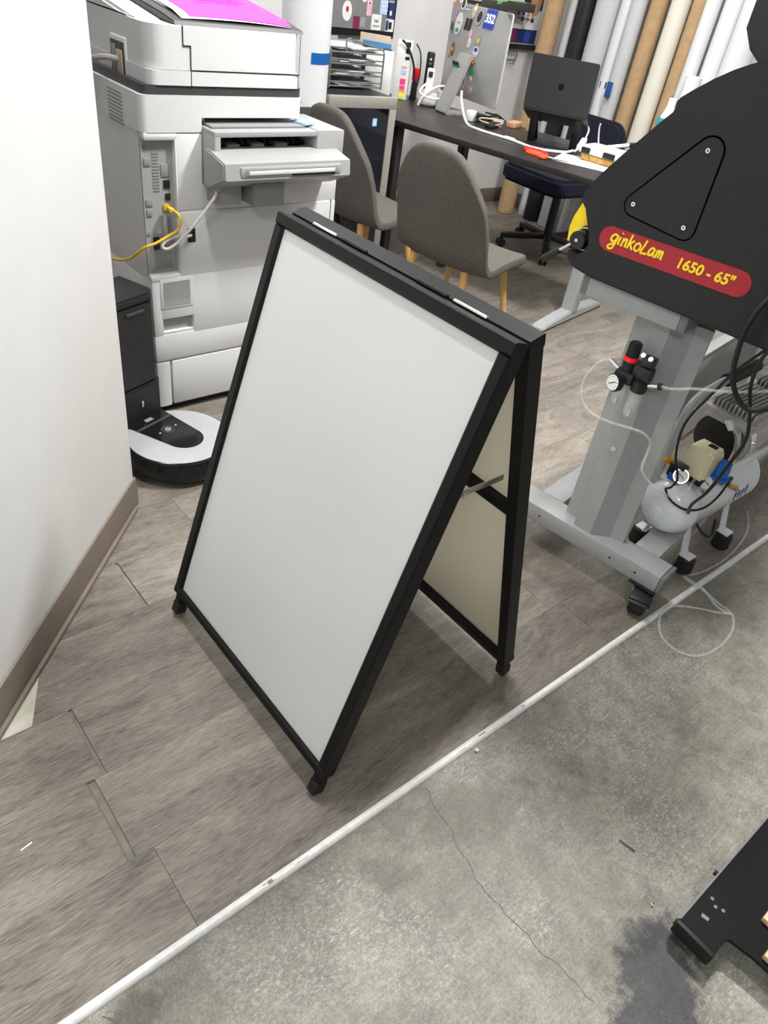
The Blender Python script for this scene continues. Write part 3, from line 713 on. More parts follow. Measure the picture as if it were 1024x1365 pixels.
def imac():
    t = thing('desktop_computer', 'silver all-in-one computer seen from behind covered in stickers', 'computer', (3.31, 3.215, .74), R(-10))
    # local: +x forward (screen side), y left
    W, H, zc = .545, .425, .285
    b = MB()
    b.prism(rrect(W, H, .016), (0.008, 0, zc), (0, 1, 0), (0, 0, 1), .012, 'alurim', .002); b.build('rim', t, label='bright aluminium edge')
    b = MB(); bm = bmesh.new(); n = 10
    for i in range(n + 1):
        for j in range(n + 1):
            u, v = -1 + 2 * i / n, -1 + 2 * j / n
            bm.verts.new((.008 - .034 * (1 - u * u) * (1 - v * v), u * (W / 2 - .002), zc + v * (H / 2 - .002)))
    bm.verts.ensure_lookup_table()
    for i in range(n):
        for j in range(n): bm.faces.new([bm.verts[k] for k in (i * (n + 1) + j, (i + 1) * (n + 1) + j, (i + 1) * (n + 1) + j + 1, i * (n + 1) + j + 1)])
    bmesh.ops.recalc_face_normals(bm, faces=bm.faces); b._merge(bm, 'alu'); b.build('back_shell', t)
    b = MB(); b.b2(.0205, .0215, -W / 2 + .01, W / 2 - .01, zc - H / 2 + .06, zc + H / 2 - .01, 'gloss'); b.build('screen', t)
    # L stand: thick bent strip
    st = MB(); sw = .052
    P = [(-.022, .27), (-.030, .285), (-.046, .285), (-.054, .27), (-.150, .018), (-.150, .006), (-.142, 0), (.075, 0), (.078, .008), (-.128, .010), (-.132, .016), (-.036, .262)]
    st.prism(P, (0, sw, 0), (1, 0, 0), (0, 0, 1), 2 * sw, 'alu'); st.build('stand', t)
    def on_back(y, z, out, m, name='sticker', th=.0012, extra=()):
        u = y / (W / 2); v = (z - zc) / (H / 2); x = .008 - .034 * (1 - u * u) * (1 - v * v)
        gx = .034 * 2 * u / (W / 2) * (1 - v * v); gz = .034 * 2 * v / (H / 2) * (1 - u * u)   # dx/dy, dx/dz
        uy = Vector((gx, 1, 0)).normalized(); uz = Vector((gz, 0, 1)).normalized()
        nn = uz.cross(uy).normalized()
        b = MB(); O = Vector((x, y, z)) + nn * .0018
        b.prism(out, O, -uy, uz, th, m)
        for e_out, e_m in extra: b.prism(e_out, O + nn * .0008, -uy, uz, th, e_m)
        return b.build(name, t)
    # stickers, plain generic shapes; y positive = left in the photo
    S = on_back
    S(.165, .495, ell(.04, .055), 's_white', extra=[(ell(.028, .04), 's_black'), (ell(.01, .015), 's_yellow')])
    S(.228, .50, ell(.034, .055), 's_skin'); S(.215, .455, ell(.034, .05), 's_purple'); S(.232, .385, ell(.035, .065), 's_grey', extra=[(ell(.022, .04), 's_black')])
    S(.165, .405, ell(.075, .105), 's_white', extra=[(ell(.035, .022, cy=-.03), 's_green'), (ell(.05, .01, cy=.005), 's_tan')])
    S(.115, .49, rrect(.055, .012, .003), 's_grey', extra=[(rrect(.05, .006, .002, cy=-.016), 's_lblue')])
    S(.045, .475, ell(.038, .07), 's_tan', extra=[(ell(.02, .02, cy=.01), 's_white')])
    for yy in (.085, .050): S(yy, .412, rrect(.026, .055, .008), 's_black')
    S(-.015, .455, ell(.06, .08), 's_grey', extra=[(ell(.038, .05), 's_black'), (ell(.02, .02, cy=.008), 's_grey')])
    o = S(-.105, .455, rrect(.085, .085, .003), 's_blue')
    lab_text('352', o, t, W, zc, H)
    S(.020, .375, ell(.028, .04), 's_pink'); S(.015, .335, ell(.03, .045), 's_white', extra=[(ell(.015, .02), 's_pink')])
    S(-.060, .355, ell(.03, .05), 's_grey', extra=[(ell(.02, .022), 's_yellow')]); S(-.058, .305, ell(.042, .05), 's_white', extra=[(ell(.03, .02, cy=.008), 's_blue'), (ell(.03, .014, cy=-.014), 's_pink')])
    S(.18, .285, ell(.035, .07), 's_brown', extra=[(ell(.02, .02), 's_yellow')]); S(.225, .255, ell(.022, .035), 's_pink')
    S(.052, .235, ell(.045, .088), 's_white', extra=[(ell(.012, .016, cy=.026), 's_black'), (ell(.026, .006), 's_black'), (ell(.012, .016, cy=-.026), 's_black')])
    S(.005, .252, ell(.026, .042), 's_brown', extra=[(ell(.014, .024), 's_tan')])
    S(-.050, .255, ell(.026, .028), 's_red', extra=[(ell(.014, .014), 's_yellow')]); S(-.050, .215, ell(.036, .045), 's_green'); S(-.046, .180, ell(.02, .024), 's_white')
    S(.020, .165, ell(.044, .078), 's_white', extra=[(ell(.034, .062), 's_pink'), (ell(.012, .03), 's_red')])
    S(-.035, .125, ell(.06, .04), 's_pink', extra=[(ell(.04, .022), 's_tan')])
    b = MB(); dl = Vector((-.096, 0, .252)).normalized(); b.prism(rrect(.062, .05, .003), Vector((-.0742, .03, .222)) , (0, -1, 0), dl, .0014, 's_black'); b.prism(rrect(.05, .012, .003), Vector((-.0752, .03, .222)), (0, -1, 0), dl, .0014, 's_green'); b.build('stand_sticker', t)

def text_mesh(body, size, m, mx, name, parent, bold=0.0, depth=.0006, shear=0.0):
    cu = bpy.data.curves.new(name, 'FONT'); cu.body = body; cu.size = size; cu.extrude = depth; cu.offset = bold; cu.align_x = 'CENTER'; cu.align_y = 'CENTER'; cu.shear = shear
    tmp = bpy.data.objects.new(name, cu); COL.objects.link(tmp)
    dg = bpy.context.evaluated_depsgraph_get(); me = bpy.data.meshes.new_from_object(tmp.evaluated_get(dg))
    bpy.data.objects.remove(tmp); bpy.data.curves.remove(cu)
    me.materials.clear(); me.materials.append(M[m])
    o = bpy.data.objects.new(name, me); COL.objects.link(o); o.parent = parent; o.matrix_local = mx
    return o
def basis(O, ux, uy):
    ux = Vector(ux).normalized(); uy = Vector(uy).normalized(); w = ux.cross(uy)
    return Matrix.Translation(O) @ Matrix((ux, uy, w)).transposed().to_4x4()
def lab_text(s, o, t, W, zc, H):
    y, z = -.105, .455; u = y / (W / 2); v = (z - zc) / (H / 2); x = .008 - .034 * (1 - u * u) * (1 - v * v)
    gx = .034 * 2 * u / (W / 2) * (1 - v * v); gz = .034 * 2 * v / (H / 2) * (1 - u * u)
    uy = Vector((gx, 1, 0)).normalized(); uz = Vector((gz, 0, 1)).normalized(); nn = uz.cross(uy).normalized()
    text_mesh(s, .052, 's_white', basis(Vector((x, y, z)) + nn * .0034, -uy, uz), 'sticker_numerals', t, bold=.0022)
imac()

def laptop():
    # hinge line from A (left) to B (right) as seen from behind
    A = Vector((3.085, 2.600, .893)); Bp = Vector((3.243, 2.330, .893))
    u = (Bp - A).normalized(); Wd = (Bp - A).length
    f = Vector((-u.y, u.x, 0))           # towards the user
    mid = (A + Bp) / 2
    st = thing('laptop_stand', 'black metal laptop stand on the desk under the open laptop', 'laptop stand', (mid.x, mid.y, .74), math.atan2(f.y, f.x))
    # local: x towards the user, y = left of the user's view ... +y = (-u)
    def strip(y0, w, pts, th, m, b):
        for (x0, z0), (x1, z1) in zip(pts, pts[1:]):
            d = Vector((x1 - x0, 0, z1 - z0)); L = d.length; a = math.atan2(-d.z, d.x)
            b.box(((x0 + x1) / 2, y0, (z0 + z1) / 2), (L + th * .7, w, th), m, .001, rot=(0, a, 0))
    for yy in (.098, -.115):
        b = MB(); strip(yy, .036, [(.10, .005), (.185, .005)], .005, 'black', b); strip(yy, .036, [(.185, .006), (.02, .140)], .005, 'black', b); strip(yy, .036, [(.02, .140), (.20, .085)], .005, 'black', b)
        strip(yy, .036, [(.02, .140), (.085, .006)], .005, 'black', b)
        b.b2(.195, .205, yy - .018, yy + .018, .085, .105, 'black', .001); b.build('arm', st)
    b = MB(); b.b2(.055, .205, -.135, .118, 0, .005, 'black', .002); b.build('base_plate', st)
    t = thing('laptop', 'dark grey laptop opened on a stand with its lid facing the room', 'laptop', (mid.x, mid.y, .893), math.atan2(f.y, f.x))
    sl = math.atan2(.055, .18)
    b = MB(); b.box((.108, 0, -.035 + .005), (.222, Wd, .013), 'macgrey', .003, rot=(0, sl, 0)); b.build('keyboard_base', t)
    # lid leans back over the hinge (towards the camera)
    ld = Vector((-.030, 0, .223)).normalized(); Hh = .226
    b = MB(); b.prism(rrect(Wd, Hh, .010, cy=Hh / 2), (0, 0, .006), (0, -1, 0), ld, .005, 'macgrey', .0008); lid = b.build('lid', t)
    nx = Vector((0, -1, 0)).cross(ld).normalized()
    # logo: bitten fruit with a leaf
    P = [(0, .0095), (.004, .0125), (.009, .0125), (.0125, .0095)]
    bite = [(.0108, .006), (.0098, .0022), (.0108, -.0016), (.0136, -.0042)]
    P += bite + [(.0105, -.0105), (.0065, -.0145), (.003, -.0145), (0, -.0132), (-.003, -.0145), (-.0065, -.0145), (-.0105, -.0105), (-.0138, -.003), (-.0138, .005), (-.011, .0105), (-.007, .0127), (-.0035, .0122)]
    b = MB(); ctr = ld * (.006 / ld.z + .113) + nx * .0054
    ctr = Vector((0, -.004, .006)) + ld * .110 + nx * .0052
    b.prism(P, ctr, (0, -1, 0), ld, .0005, 'logo')
    b.prism([(0.0005, .0140), (.001, .0175), (.0035, .0202), (.0062, .0205), (.0058, .0172), (.0035, .0146)], ctr, (0, -1, 0), ld, .0005, 'logo')
    lo = b.build('lid_logo', lid, label='dark mirror logo on the lid')
laptop()

# small things on the desk
def simple(b, name, label, cat, group=None, loc=None, rot=None): return tag(b.build(name, loc=loc, rot=rot), label, cat, group)
# cup with cables and handsets
cx, cy = 3.235, 3.43
t = thing('desk_cup', 'white rounded cup holding handsets at the back of the desk', 'cup', (cx, cy, .74))
b = MB(); b.lathe([(0, .002), (.045, 0), (.058, .01), (.062, .04), (.056, .085), (.053, .085), (.058, .04), (.05, .012), (0, .01)], 'whitecable'); b.build('cup_body', t)
b = MB(); b.box((cx - .01, cy + .015, .90), (.045, .024, .20), 'black', .010, rot=(.06, 0, R(-48))); b.box((cx - .025, cy - .003, .965), (.010, .010, .010), 's_pink', .002); b.box((cx - .025, cy - .003, .945), (.010, .010, .010), 'teal', .002)
simple(b, 'remote_control', 'black remote standing upright in the white cup', 'remote')
b = MB(); b.box((cx - .03, cy - .025, .862), (.042, .018, .13), 'sheet', .008, rot=(-.08, 0, R(-48))); b.box((cx - .038, cy - .034, .90), (.024, .006, .026), 's_black', .001, rot=(-.08, 0, R(-48)))
simple(b, 'handset', 'white handset with small dark display leaning in the cup', 'handset')
b = MB(); b.tube([(cx - .1, cy - .03, .746), (cx - .08, cy - .05, .80), (cx - .02, cy - .09, .85), (cx + .03, cy - .12, .85), (cx + .05, cy - .14, .83), (cx + .0, cy - .13, .80), (cx - .06, cy - .08, .79), (cx - .09, cy - .02, .81), (cx - .04, cy - .01, .85)], .006, 'whitecable')
simple(b, 'coiled_cable', 'thick white cable looped around the cup beside the computer stand', 'cable')
# red topped spray bottle
t = thing('red_tool', 'small red and black bottle standing by the white organiser', 'bottle', (3.27, 3.60, .74))
b = MB(); b.lathe([(0, 0), (.018, 0), (.02, .01), (.018, .08), (.014, .09)], 'black'); b.build('bottle_body', t)
b = MB(); b.box((0, 0, .125), (.034, .03, .068), 'redplastic', .006); b.build('cap', t, label='red cap')
t = thing('file_organiser', 'white upright index organiser with coloured tabs beside the cooler', 'organiser', (3.165, 3.60, .74), R(38))
b = MB(); b.box((0, 0, .145), (.035, .085, .29), 'sheet', .003); b.build('organiser_body', t)
for k, (m_, z0, h_) in enumerate((('pinktab', .075, .03), ('pinktab', .052, .018), ('orgtab', .038, .012), ('yeltab', .014, .022), ('grntab', .002, .012), ('s_lblue', .125, .022), ('s_pink', .155, .012))):
    b = MB(); b.box((-.0185, -.012, z0 + h_ / 2), (.002, .03, h_), m_); b.build('index_tab', t)
for z0 in (.27, .24, .205): b = MB(); b.box((-.0185, -.022, z0), (.002, .025, .016 if z0 < .22 else .024), 's_black'); b.build('black_label', t)
b = MB(); b.tube([(3.19, 3.54, .745), (3.20, 3.53, .82), (3.185, 3.535, .92), (3.15, 3.56, 1.0), (3.12, 3.58, 1.03)], .006, 'cable'); b.tube([(3.21, 3.54, .745), (3.235, 3.53, .85), (3.225, 3.53, .97), (3.20, 3.55, 1.02)], .004, 'cable')
simple(b, 'headset_cord', 'black cord arching over the white organiser', 'cable')
# white cable running along the desk to a plug
b = MB(); b.tube([(3.22, 3.16, .86), (3.19, 3.12, .82), (3.11, 2.98, .747), (3.05, 2.83, .746), (3.07, 2.62, .746), (3.06, 2.45, .746), (3.16, 2.36, .748), (3.24, 2.36, .752)], .0065, 'whitecable'); b.cyl((3.07, 2.66, .747), (3.075, 2.60, .747), .009, 'whitecable', n=10)
simple(b, 'charging_cable', 'long white cable running along the desk front from the computer', 'cable')
b = MB(); b.box((3.345, 2.395, .77), (.095, .030, .030), 'sheet', .006, rot=(0, R(-18), R(25)))
b.tube([(3.38, 2.41, .785), (3.42, 2.43, .83), (3.40, 2.46, .86), (3.35, 2.46, .875)], .004, 'whitecable'); b.tube([(3.25, 2.355, .752), (3.30, 2.375, .758)], .006, 'whitecable'); b.tube([(3.45, 2.36, .755), (3.45, 2.38, .80), (3.44, 2.385, .85), (3.435, 2.38, .865)], .004, 'whitecable')
simple(b, 'power_adapter', 'white power adapter with cords beside the laptop', 'adapter')
# red handled scissors
t = thing('scissors', 'red handled scissors lying at the desk front edge', 'scissors', (2.945, 2.345, .742), R(-72))
b = MB(); b.tube([(.05, 0, .006), (.02, .02, .006), (-.03, .022, .006), (-.045, .008, .006), (-.02, -.002, .006), (.02, -.002, .006), (.05, 0, .006)], .010, 'orangered'); b.build('handle', t)
b = MB(); b.tube([(.05, 0, .008), (.01, .05, .008), (-.08, .055, .008)], .013, 'redplastic'); b.build('handle', t)
b = MB(); b.tube([(.05, 0, .008), (.06, -.02, .008), (.05, -.038, .008), (.03, -.03, .008)], .010, 'orangered'); b.build('finger_grip', t)
b = MB(); b.box((.10, .012, .005), (.11, .010, .003), 'chrome', .001, rot=(0, 0, .2)); b.build('blade', t, label='steel blade')
b = MB(); b.box((2.99, 2.322, .742), (.075, .022, .003), 'sheet', .001, rot=(0, 0, R(-62))); simple(b, 'white_tag', 'small white strip lying beside the scissors', 'tag')
b = MB(); b.box((3.13, 2.19, .7425), (.21, .28, .004), 'sheet', .001, rot=(0, 0, R(25)))
for k in range(5): b.box((3.05 + .02 * k, 2.24 - .015 * k, .7449), (.006, .09, .0008), 's_lblue', rot=(0, 0, R(20 + 12 * k)))
simple(b, 'paper_pad', 'white printed pad under the food container on the desk', 'paper')
t = thing('food_container', 'clear lidded container with amber contents and black clips', 'container', (3.245, 2.175, .745), R(10))
b = MB(); b.prism(rrect(.16, .19, .03), (0, 0, .0), (1, 0, 0), (0, 1, 0), .03, 'amberfood', .006); b.build('contents', t, label='amber contents')
b = MB(); b.prism(rrect(.19, .22, .03), (0, 0, .032), (1, 0, 0), (0, 1, 0), .026, 'clearbox', .005); b.build('lid', t, label='clear lid')
for x, y, w, l in ((-.094, .06, .014, .045), (-.094, -.06, .014, .06)): b = MB(); b.box((x, y, .045), (w, l, .026), 'black', .004); b.build('clip', t, label='black clip')
t = thing('marker_pen', 'white marker with black grip resting across the container', 'pen', (3.42, 2.20, .79), R(-30))
b = MB(); b.cyl((-.11, 0, -.002), (.02, 0, .022), .009, 'sheet', n=12); b.build('barrel', t); b = MB(); b.cyl((.02, 0, .022), (.10, 0, .034), .011, 'black', n=12); b.build('grip', t)
t = thing('spray_bottle', 'clear bottle with teal label half hidden behind the laminator', 'bottle', (3.46, 2.05, .74))
b = MB(); b.lathe([(0, 0), (.035, 0), (.038, .01), (.038, .20), (.02, .25), (.016, .27), (.016, .30), (0, .30)], 'sheet'); b.build('bottle_body', t)
b = MB(); b.lathe([(.0385, .17), (.0392, .172), (.0392, .218), (.0385, .22)], 'teal'); b.lathe([(.0385, .06), (.0392, .062), (.0392, .16), (.0385, .162)], 'teal'); b.build('label_band', t, label='teal label')
# clutter under the computer
rn = random.Random(5)
for k, (m_, nm, lb, ct, sz, p) in enumerate((
    ('sheet', 'white_plug', 'white plug block under the computer stand', 'plug', (.05, .04, .05), (3.21, 3.05, .765)),
    ('black', 'black_hub', 'black box behind the computer stand', 'hub', (.09, .06, .03), (3.28, 3.06, .755)),
    ('s_skin', 'pink_box', 'small pinkish box beside the laptop stand', 'box', (.10, .055, .028), (3.40, 2.90, .754)),
    ('kraft', 'brown_block', 'small brown block standing next to the laptop', 'block', (.035, .03, .075), (3.42, 2.81, .778)),
    ('black', 'phone_holder', 'flat black gadget lying below the computer screen', 'gadget', (.085, .045, .02), (3.205, 2.885, .75)))):
    b = MB(); b.box((0, 0, 0), sz, m_, .005); o = simple(b, nm, lb, ct, loc=p, rot=(0, 0, rn.uniform(-.6, .6)))
b = MB(); pts = [(3.27 + rn.uniform(-.06, .06), 2.96 + rn.uniform(-.07, .07), .76 + rn.uniform(-.012, .03)) for _ in range(12)]; b.tube(pts, .004, 'cable'); simple(b, 'tangled_cable', 'tangled thin black cable under the computer', 'cable')
b = MB(); pts = [(3.25 + rn.uniform(-.05, .05), 2.93 + rn.uniform(-.07, .06), .757 + rn.uniform(-.01, .02)) for _ in range(9)]; b.tube(pts, .004, 'tan'); simple(b, 'tan_cable', 'crumpled tan cord under the computer', 'cable')

# ------------------------------------------------------------------ drinks cooler and what stands on it
t = thing('drinks_cooler', 'stainless framed dark glass drinks cooler behind the grey chairs', 'cooler', (2.40, 2.965, 0), R(-4))
b = MB(); b.b2(-.185, .185, .03, .52, .01, .85, 'black', .004); b.build('cabinet', t)
def frame(b): b.b2(-.19, .19, 0, .03, .81, .858, 'stainless', .003); b.b2(-.19, .19, 0, .03, .02, .06, 'stainless', .003); b.b2(-.19, -.15, 0, .03, .06, .81, 'stainless', .003); b.b2(.15, .19, 0, .03, .06, .81, 'stainless', .003)
b = MB(); frame(b); d_ = b.build('door', t, label='stainless door frame')
b = MB(); b.b2(-.15, .15, .006, .024, .06, .81, 'coolglass'); b.build('glass', d_, label='dark door glass')
b = MB(); b.b2(.060, .085, .0045, .0062, .735, .768, 'lblue'); b.b2(.068, .077, .0038, .0055, .742, .758, 's_white'); b.build('energy_sticker', d_, label='small blue sticker')
b = MB(); b.b2(-.18, .18, .04, .50, .85, .857, 'black', .002); b.build('top_panel', t)
for k in range(3):
    b = MB(); b.b2(-.14, .14, .06, .40, .22 + .2 * k, .226 + .2 * k, 'wire'); b.build('shelf', t)
# letter tray
t = thing('letter_tray', 'four tier grey wire letter tray stacked with papers on the cooler', 'letter tray', (2.475, 3.16, .857), R(-4))
w2 = .150
for sx in (-1, 1):
    b = MB(); b.tube([(sx * w2, -.02, .004), (sx * w2, -.02, .155), (sx * w2, .0, .17), (sx * w2, .24, .17), (sx * w2, .25, .155), (sx * w2, .25, .004)], .0042, 'wire', smooth=False); b.build('side_frame', t)
for k in range(4):
    z = .012 + .046 * k
    b = MB()
    b.tube([(-w2, -.02, z), (w2, -.02, z)], .0035, 'wire', smooth=False); b.tube([(-w2, -.02, z + .018), (-.06, -.02, z + .018), (-.03, -.02, z + .010), (.03, -.02, z + .010), (.06, -.02, z + .018), (w2, -.02, z + .018)], .003, 'wire', smooth=False)
    b.b2(-w2, w2, -.015, .25, z - .001, z + .001, 'wire'); b.build('tray', t)
b = MB(); b.tube([(-.07, -.02, .155), (-.07, -.02, .20), (-.05, -.02, .205), (.03, .06, .18)], .004, 'wire', smooth=False); b.build('top_hook', t)
rn = random.Random(11)
for k, m_ in enumerate(('s_grey', 'sheet', 'sheet', 'papergrey')):
    b = MB(); z = .8715 + .046 * k
    for q in range(4): b.box((2.475 + rn.uniform(-.02, .03), 3.27, z + .002 + q * .0035), (.22, .24, .0028), m_ if q % 2 else 'papergrey', rot=(rn.uniform(-.02, .02), 0, rn.uniform(-.1, .1)))
    simple(b, 'paper_stack', ('papers in the lowest level of the letter tray', 'papers on the second level of the letter tray', 'papers on the third level of the letter tray', 'papers on the top level of the letter tray')[k], 'papers')
for nm, lb, m_, p, sz, rz in (('green_folder', 'green folder edge beside the white roll and letter tray', 'greenfile', (2.335, 3.36, .985), (.10, .012, .05), .0),
        ('tan_divider', 'tall tan divider standing on the desk behind the blue folder', 'tan', (2.825, 3.455, .900), (.012, .16, .315), R(40)),
        ('blue_folder', 'blue folder standing right of the letter tray', 'bluefile', (2.79, 3.395, .886), (.012, .15, .29), R(38)),
        ('dark_folder', 'dark teal folder standing between white binder and blue folder', 'darkfile', (2.768, 3.36, .877), (.010, .15, .27), R(38)),
        ('white_binder', 'white binder standing on the desk right beside the letter tray', 'sheet', (2.748, 3.31, .875), (.010, .14, .266), R(38)),
        ('grey_sleeve', 'grey sheet leaning behind the letter tray top', 's_grey', (2.515, 3.455, .948), (.13, .010, .18), R(0))):
    b = MB(); b.box((0, 0, 0), sz, m_, .001); simple(b, nm, lb, 'folder', loc=p, rot=(0, 0, rz))
# board with stickers on the back wall
t = thing('notice_board', 'black framed grey notice board covered in stickers on the back wall', 'notice board', (2.98, WBY - .001, 1.0))
BW = .66
b = MB(); b.b2(-BW / 2, BW / 2, -.035, -.004, 0, .62, 'black', .004); b.build('board_frame', t)
b = MB(); b.b2(-BW / 2 + .03, BW / 2 - .03, -.039, -.034, .035, .59, 'board'); b.build('board_face', t)
def stick(x, z, w, h, m_, shape='r', ex=()):
    b = MB(); P = rrect(w, h, min(w, h) * .08) if shape == 'r' else ell(w, h)
    b.prism(P, (x, -.0392, z), (1, 0, 0), (0, 0, 1), .001, m_)
    for P2, m2 in ex: b.prism(P2, (x, -.0400, z), (1, 0, 0), (0, 0, 1), .001, m2)
    b.build('sticker', t)
stick(-.03, .115, .066, .095, 's_white', 'e', [(ell(.022, .028, cy=.008), 's_red')])
stick(-.025, .225, .05, .075, 's_brown', 'r', [(ell(.026, .04), 's_tan')]); stick(.03, .225, .046, .07, 's_tan')
stick(.085, .20, .052, .075, 's_white', 'e', [(ell(.03, .03), 's_pink')]); stick(.15, .235, .085, .02, 's_red'); stick(.17, .205, .035, .035, 's_white', 'e')
stick(.125, .145, .036, .085, 's_pink', 'r', [(ell(.022, .02, cy=.015), 's_white'), (ell(.012, .012, cy=.016), 's_purple')])
stick(.04, .065, .045, .06, 's_maroon'); stick(.085, .07, .035, .045, 's_grey')
stick(.185, .075, .072, .075, 's_white', 'r', [([(-.02, .018), (-.006, .006), (0, .016), (.006, .006), (.02, .018), (.012, .0), (-.012, .0)], 's_green'), (rrect(.05, .008, .002, cy=-.018), 's_grey')])
stick(.235, .195, .065, .16, 's_lblue', 'r', [(rrect(.05, .004, .001, cy=.06 - .02 * k), 's_white') for k in range(7)])
stick(.285, .155, .055, .11, 's_navy', 'r', [(rrect(.04, .012, .002, cy=.025), 's_grey'), (rrect(.014, .022, .002, cy=-.03), 's_white')])
stick(.285, .235, .045, .05, 's_black', 'r', [(ell(.02, .03), 's_skin')]); stick(.285, .065, .062, .06, 's_white', 'r', [(rrect(.024, .035, .002, cx=.004), 's_black'), (rrect(.018, .05, .002, cx=-.02), 's_navy')])
# rack / posters on the right of the back wall, wall hook
t = thing('wall_poster', 'framed colour print with a portrait on the back wall behind the computers', 'poster', (4.42, WBY - .001, 1.0))
b = MB(); b.b2(-.16, .19, -.03, -.003, 0, .03, 'black', .003); b.b2(-.16, .19, -.012, -.003, .03, .45, 's_white'); b.build('backing', t)
b = MB(); b.b2(-.155, .185, -.014, -.011, .035, .115, 's_navy'); b.b2(-.12, -.02, -.0146, -.012, .04, .11, 's_maroon'); b.b2(.06, .12, -.0146, -.012, .04, .10, 's_blue'); b.build('lower_print', t)
b = MB()
for x, z, m_ in ((.0, .17, 's_navy'), (.0, .20, 's_blue'), (.05, .17, 's_tan'), (.05, .20, 's_skin'), (.10, .19, 's_yellow'), (.10, .165, 's_black'), (-.05, .20, 's_red')): b.b2(x, x + .03, -.014, -.011, z - .01, z + .014, m_)
b.build('colour_swatch', t)
b = MB(); b.b2(.0, .19, -.014, -.011, .225, .45, 's_black'); b.prism(ell(.12, .26, cx=.12, cy=.32), (0, -.0145, 0), (1, 0, 0), (0, 0, 1), .001, 's_skin'); b.build('portrait', t)
b = MB(); b.tube([(4.36, WBY - .002, .985), (4.36, WBY - .03, .985), (4.42, WBY - .035, .985), (4.43, WBY - .035, .96), (4.42, WBY - .035, .935), (4.36, WBY - .03, .935), (4.36, WBY - .002, .935)], .006, 'wire', smooth=False); simple(b, 'wall_bracket', 'grey metal bracket on the back wall between computer and laptop', 'bracket')

t = thing('wall_shelf', 'wire shelf on the back wall above the desktop computer', 'shelf', (4.15, WBY, 1.225))
b = MB(); b.b2(-.25, .25, -.13, -.002, 0, .012, 'black', .002); b.b2(-.25, .25, -.135, -.127, -.012, .03, 'prndark', .002); b.build('shelf_board', t)
b = MB(); b.tube([(-.02, -.132, .035), (.25, -.132, .035)], .004, 'wire', smooth=False); b.tube([(.24, -.13, .03), (.24, -.13, -.05), (.24, -.01, -.05)], .004, 'wire', smooth=False); b.build('rail', t)
b = MB(); b.box((0, 0, 0), (.30, .11, .03), 'greenfile', .006, rot=(.1, 0, .1)); simple(b, 'green_cloth', 'pale green folded sheet lying on the wall shelf', 'cloth', loc=(4.18, WBY - .07, 1.256))
# ------------------------------------------------------------------ rolls and tubes
def roll(name, y, r, m_, label, x=4.46, h=1.75, lean=.05, core=None, tapes=(), group='rolls and tubes leaning on the right wall', z0=0.0):
    t = thing(name, label, 'roll' if 'roll' in name else 'tube', (x, y, z0), 0, group)
    top = Vector((lean, 0, h))
    b = MB(); ax = top.normalized(); ri = r * .55 if core is None else core
    b.lathe([(ri, 0), (r - .002, 0), (r, .002), (r, h - .002), (r - .002, h), (ri, h), (ri, 0)], m_, axis=ax, n=28); b.build('roll_body', t)
    for z, hh, a0, a1, m2 in tapes:
        bm = bmesh.new(); n = 10; rr = r + .0012; F = frame_to(ax)
        V = []
        for i in range(n + 1):
            a = a0 + (a1 - a0) * i / n
            for zz in (z, z + hh): V.append(bm.verts.new(F @ Vector((rr * math.cos(a), rr * math.sin(a), zz))))
        for i in range(n): bm.faces.new((V[2 * i], V[2 * i + 2], V[2 * i + 3], V[2 * i + 1]))
        ex = bmesh.ops.solidify(bm, geom=list(bm.faces), thickness=.0006)
        b = MB(); b._merge(bm, m2); b.build('tape', t, label='strip of blue tape')
    return t
def facing(n): return n
roll('cardboard_tube', 3.665, .060, 'kraft', 'brown cardboard tube at the far left of the leaning tubes', x=4.40, lean=.06)
roll('media_roll', 3.575, .040, 'papergrey', 'thin pale grey roll between brown tube and black tube', x=4.50)
roll('black_tube', 3.47, .062, 'black', 'black tube standing among the rolls above the laptop', x=4.48)
roll('media_roll', 3.315, .085, 'papergrey', 'wide pale grey roll just right of the black tube', x=4.50)
roll('media_roll', 3.13, .066, 'paper', 'white roll with a band of navy tape beside the laptop edge', x=4.46, tapes=((.905, .035, -PI, PI, 'navytape'),))
roll('media_roll', 3.03, .046, 'papergrey', 'slim grey roll with a short upright navy tape', x=4.385, tapes=((.87, .085, 0, 0, 'navytape'),)[:0])
roll('cardboard_tube', 2.935, .050, 'kraft', 'brown cardboard tube with pale writing right of the laptop', x=4.44)
roll('media_roll', 2.865, .030, 'paper', 'thin bright white roll right of the marked brown tube', x=4.54)
roll('media_roll', 2.797, .055, 'papercream', 'cream coloured roll between the two brown tubes', x=4.44)
roll('cardboard_tube', 2.690, .047, 'kraft', 'brown cardboard tube just above the laminator step', x=4.47)
roll('media_roll', 2.600, .042, 'paper', 'white roll with a small blue tape above the laminator step', x=4.44, tapes=((.905, .035, -PI, PI, 'bluetape'),))
roll('media_roll', 2.505, .058, 'paper', 'wide white roll with shaded right side above the laminator', x=4.50)
roll('media_roll', 2.52, .045, 'sheet', 'short white roll whose top edge shows over the laminator', x=4.38, h=1.075, lean=.02)
roll('media_roll', 2.36, .070, 'paper', 'white roll nearest the black box at the right', x=4.46)
b = MB(); b.box((4.344, 3.022, .915), (.004, .042, .085), 'navytape', .0005); 
tag(b.build('tape_strip', None), 'short upright strip of navy tape on the slim grey roll', 'tape')
t = roll('media_roll', 3.035, .105, 'paper', 'thick white roll standing behind the copier with bright blue tape', x=2.10, h=1.7, lean=0.0, group=None, tapes=((.98, .042, R(-20), R(80), 'bluetape'),))

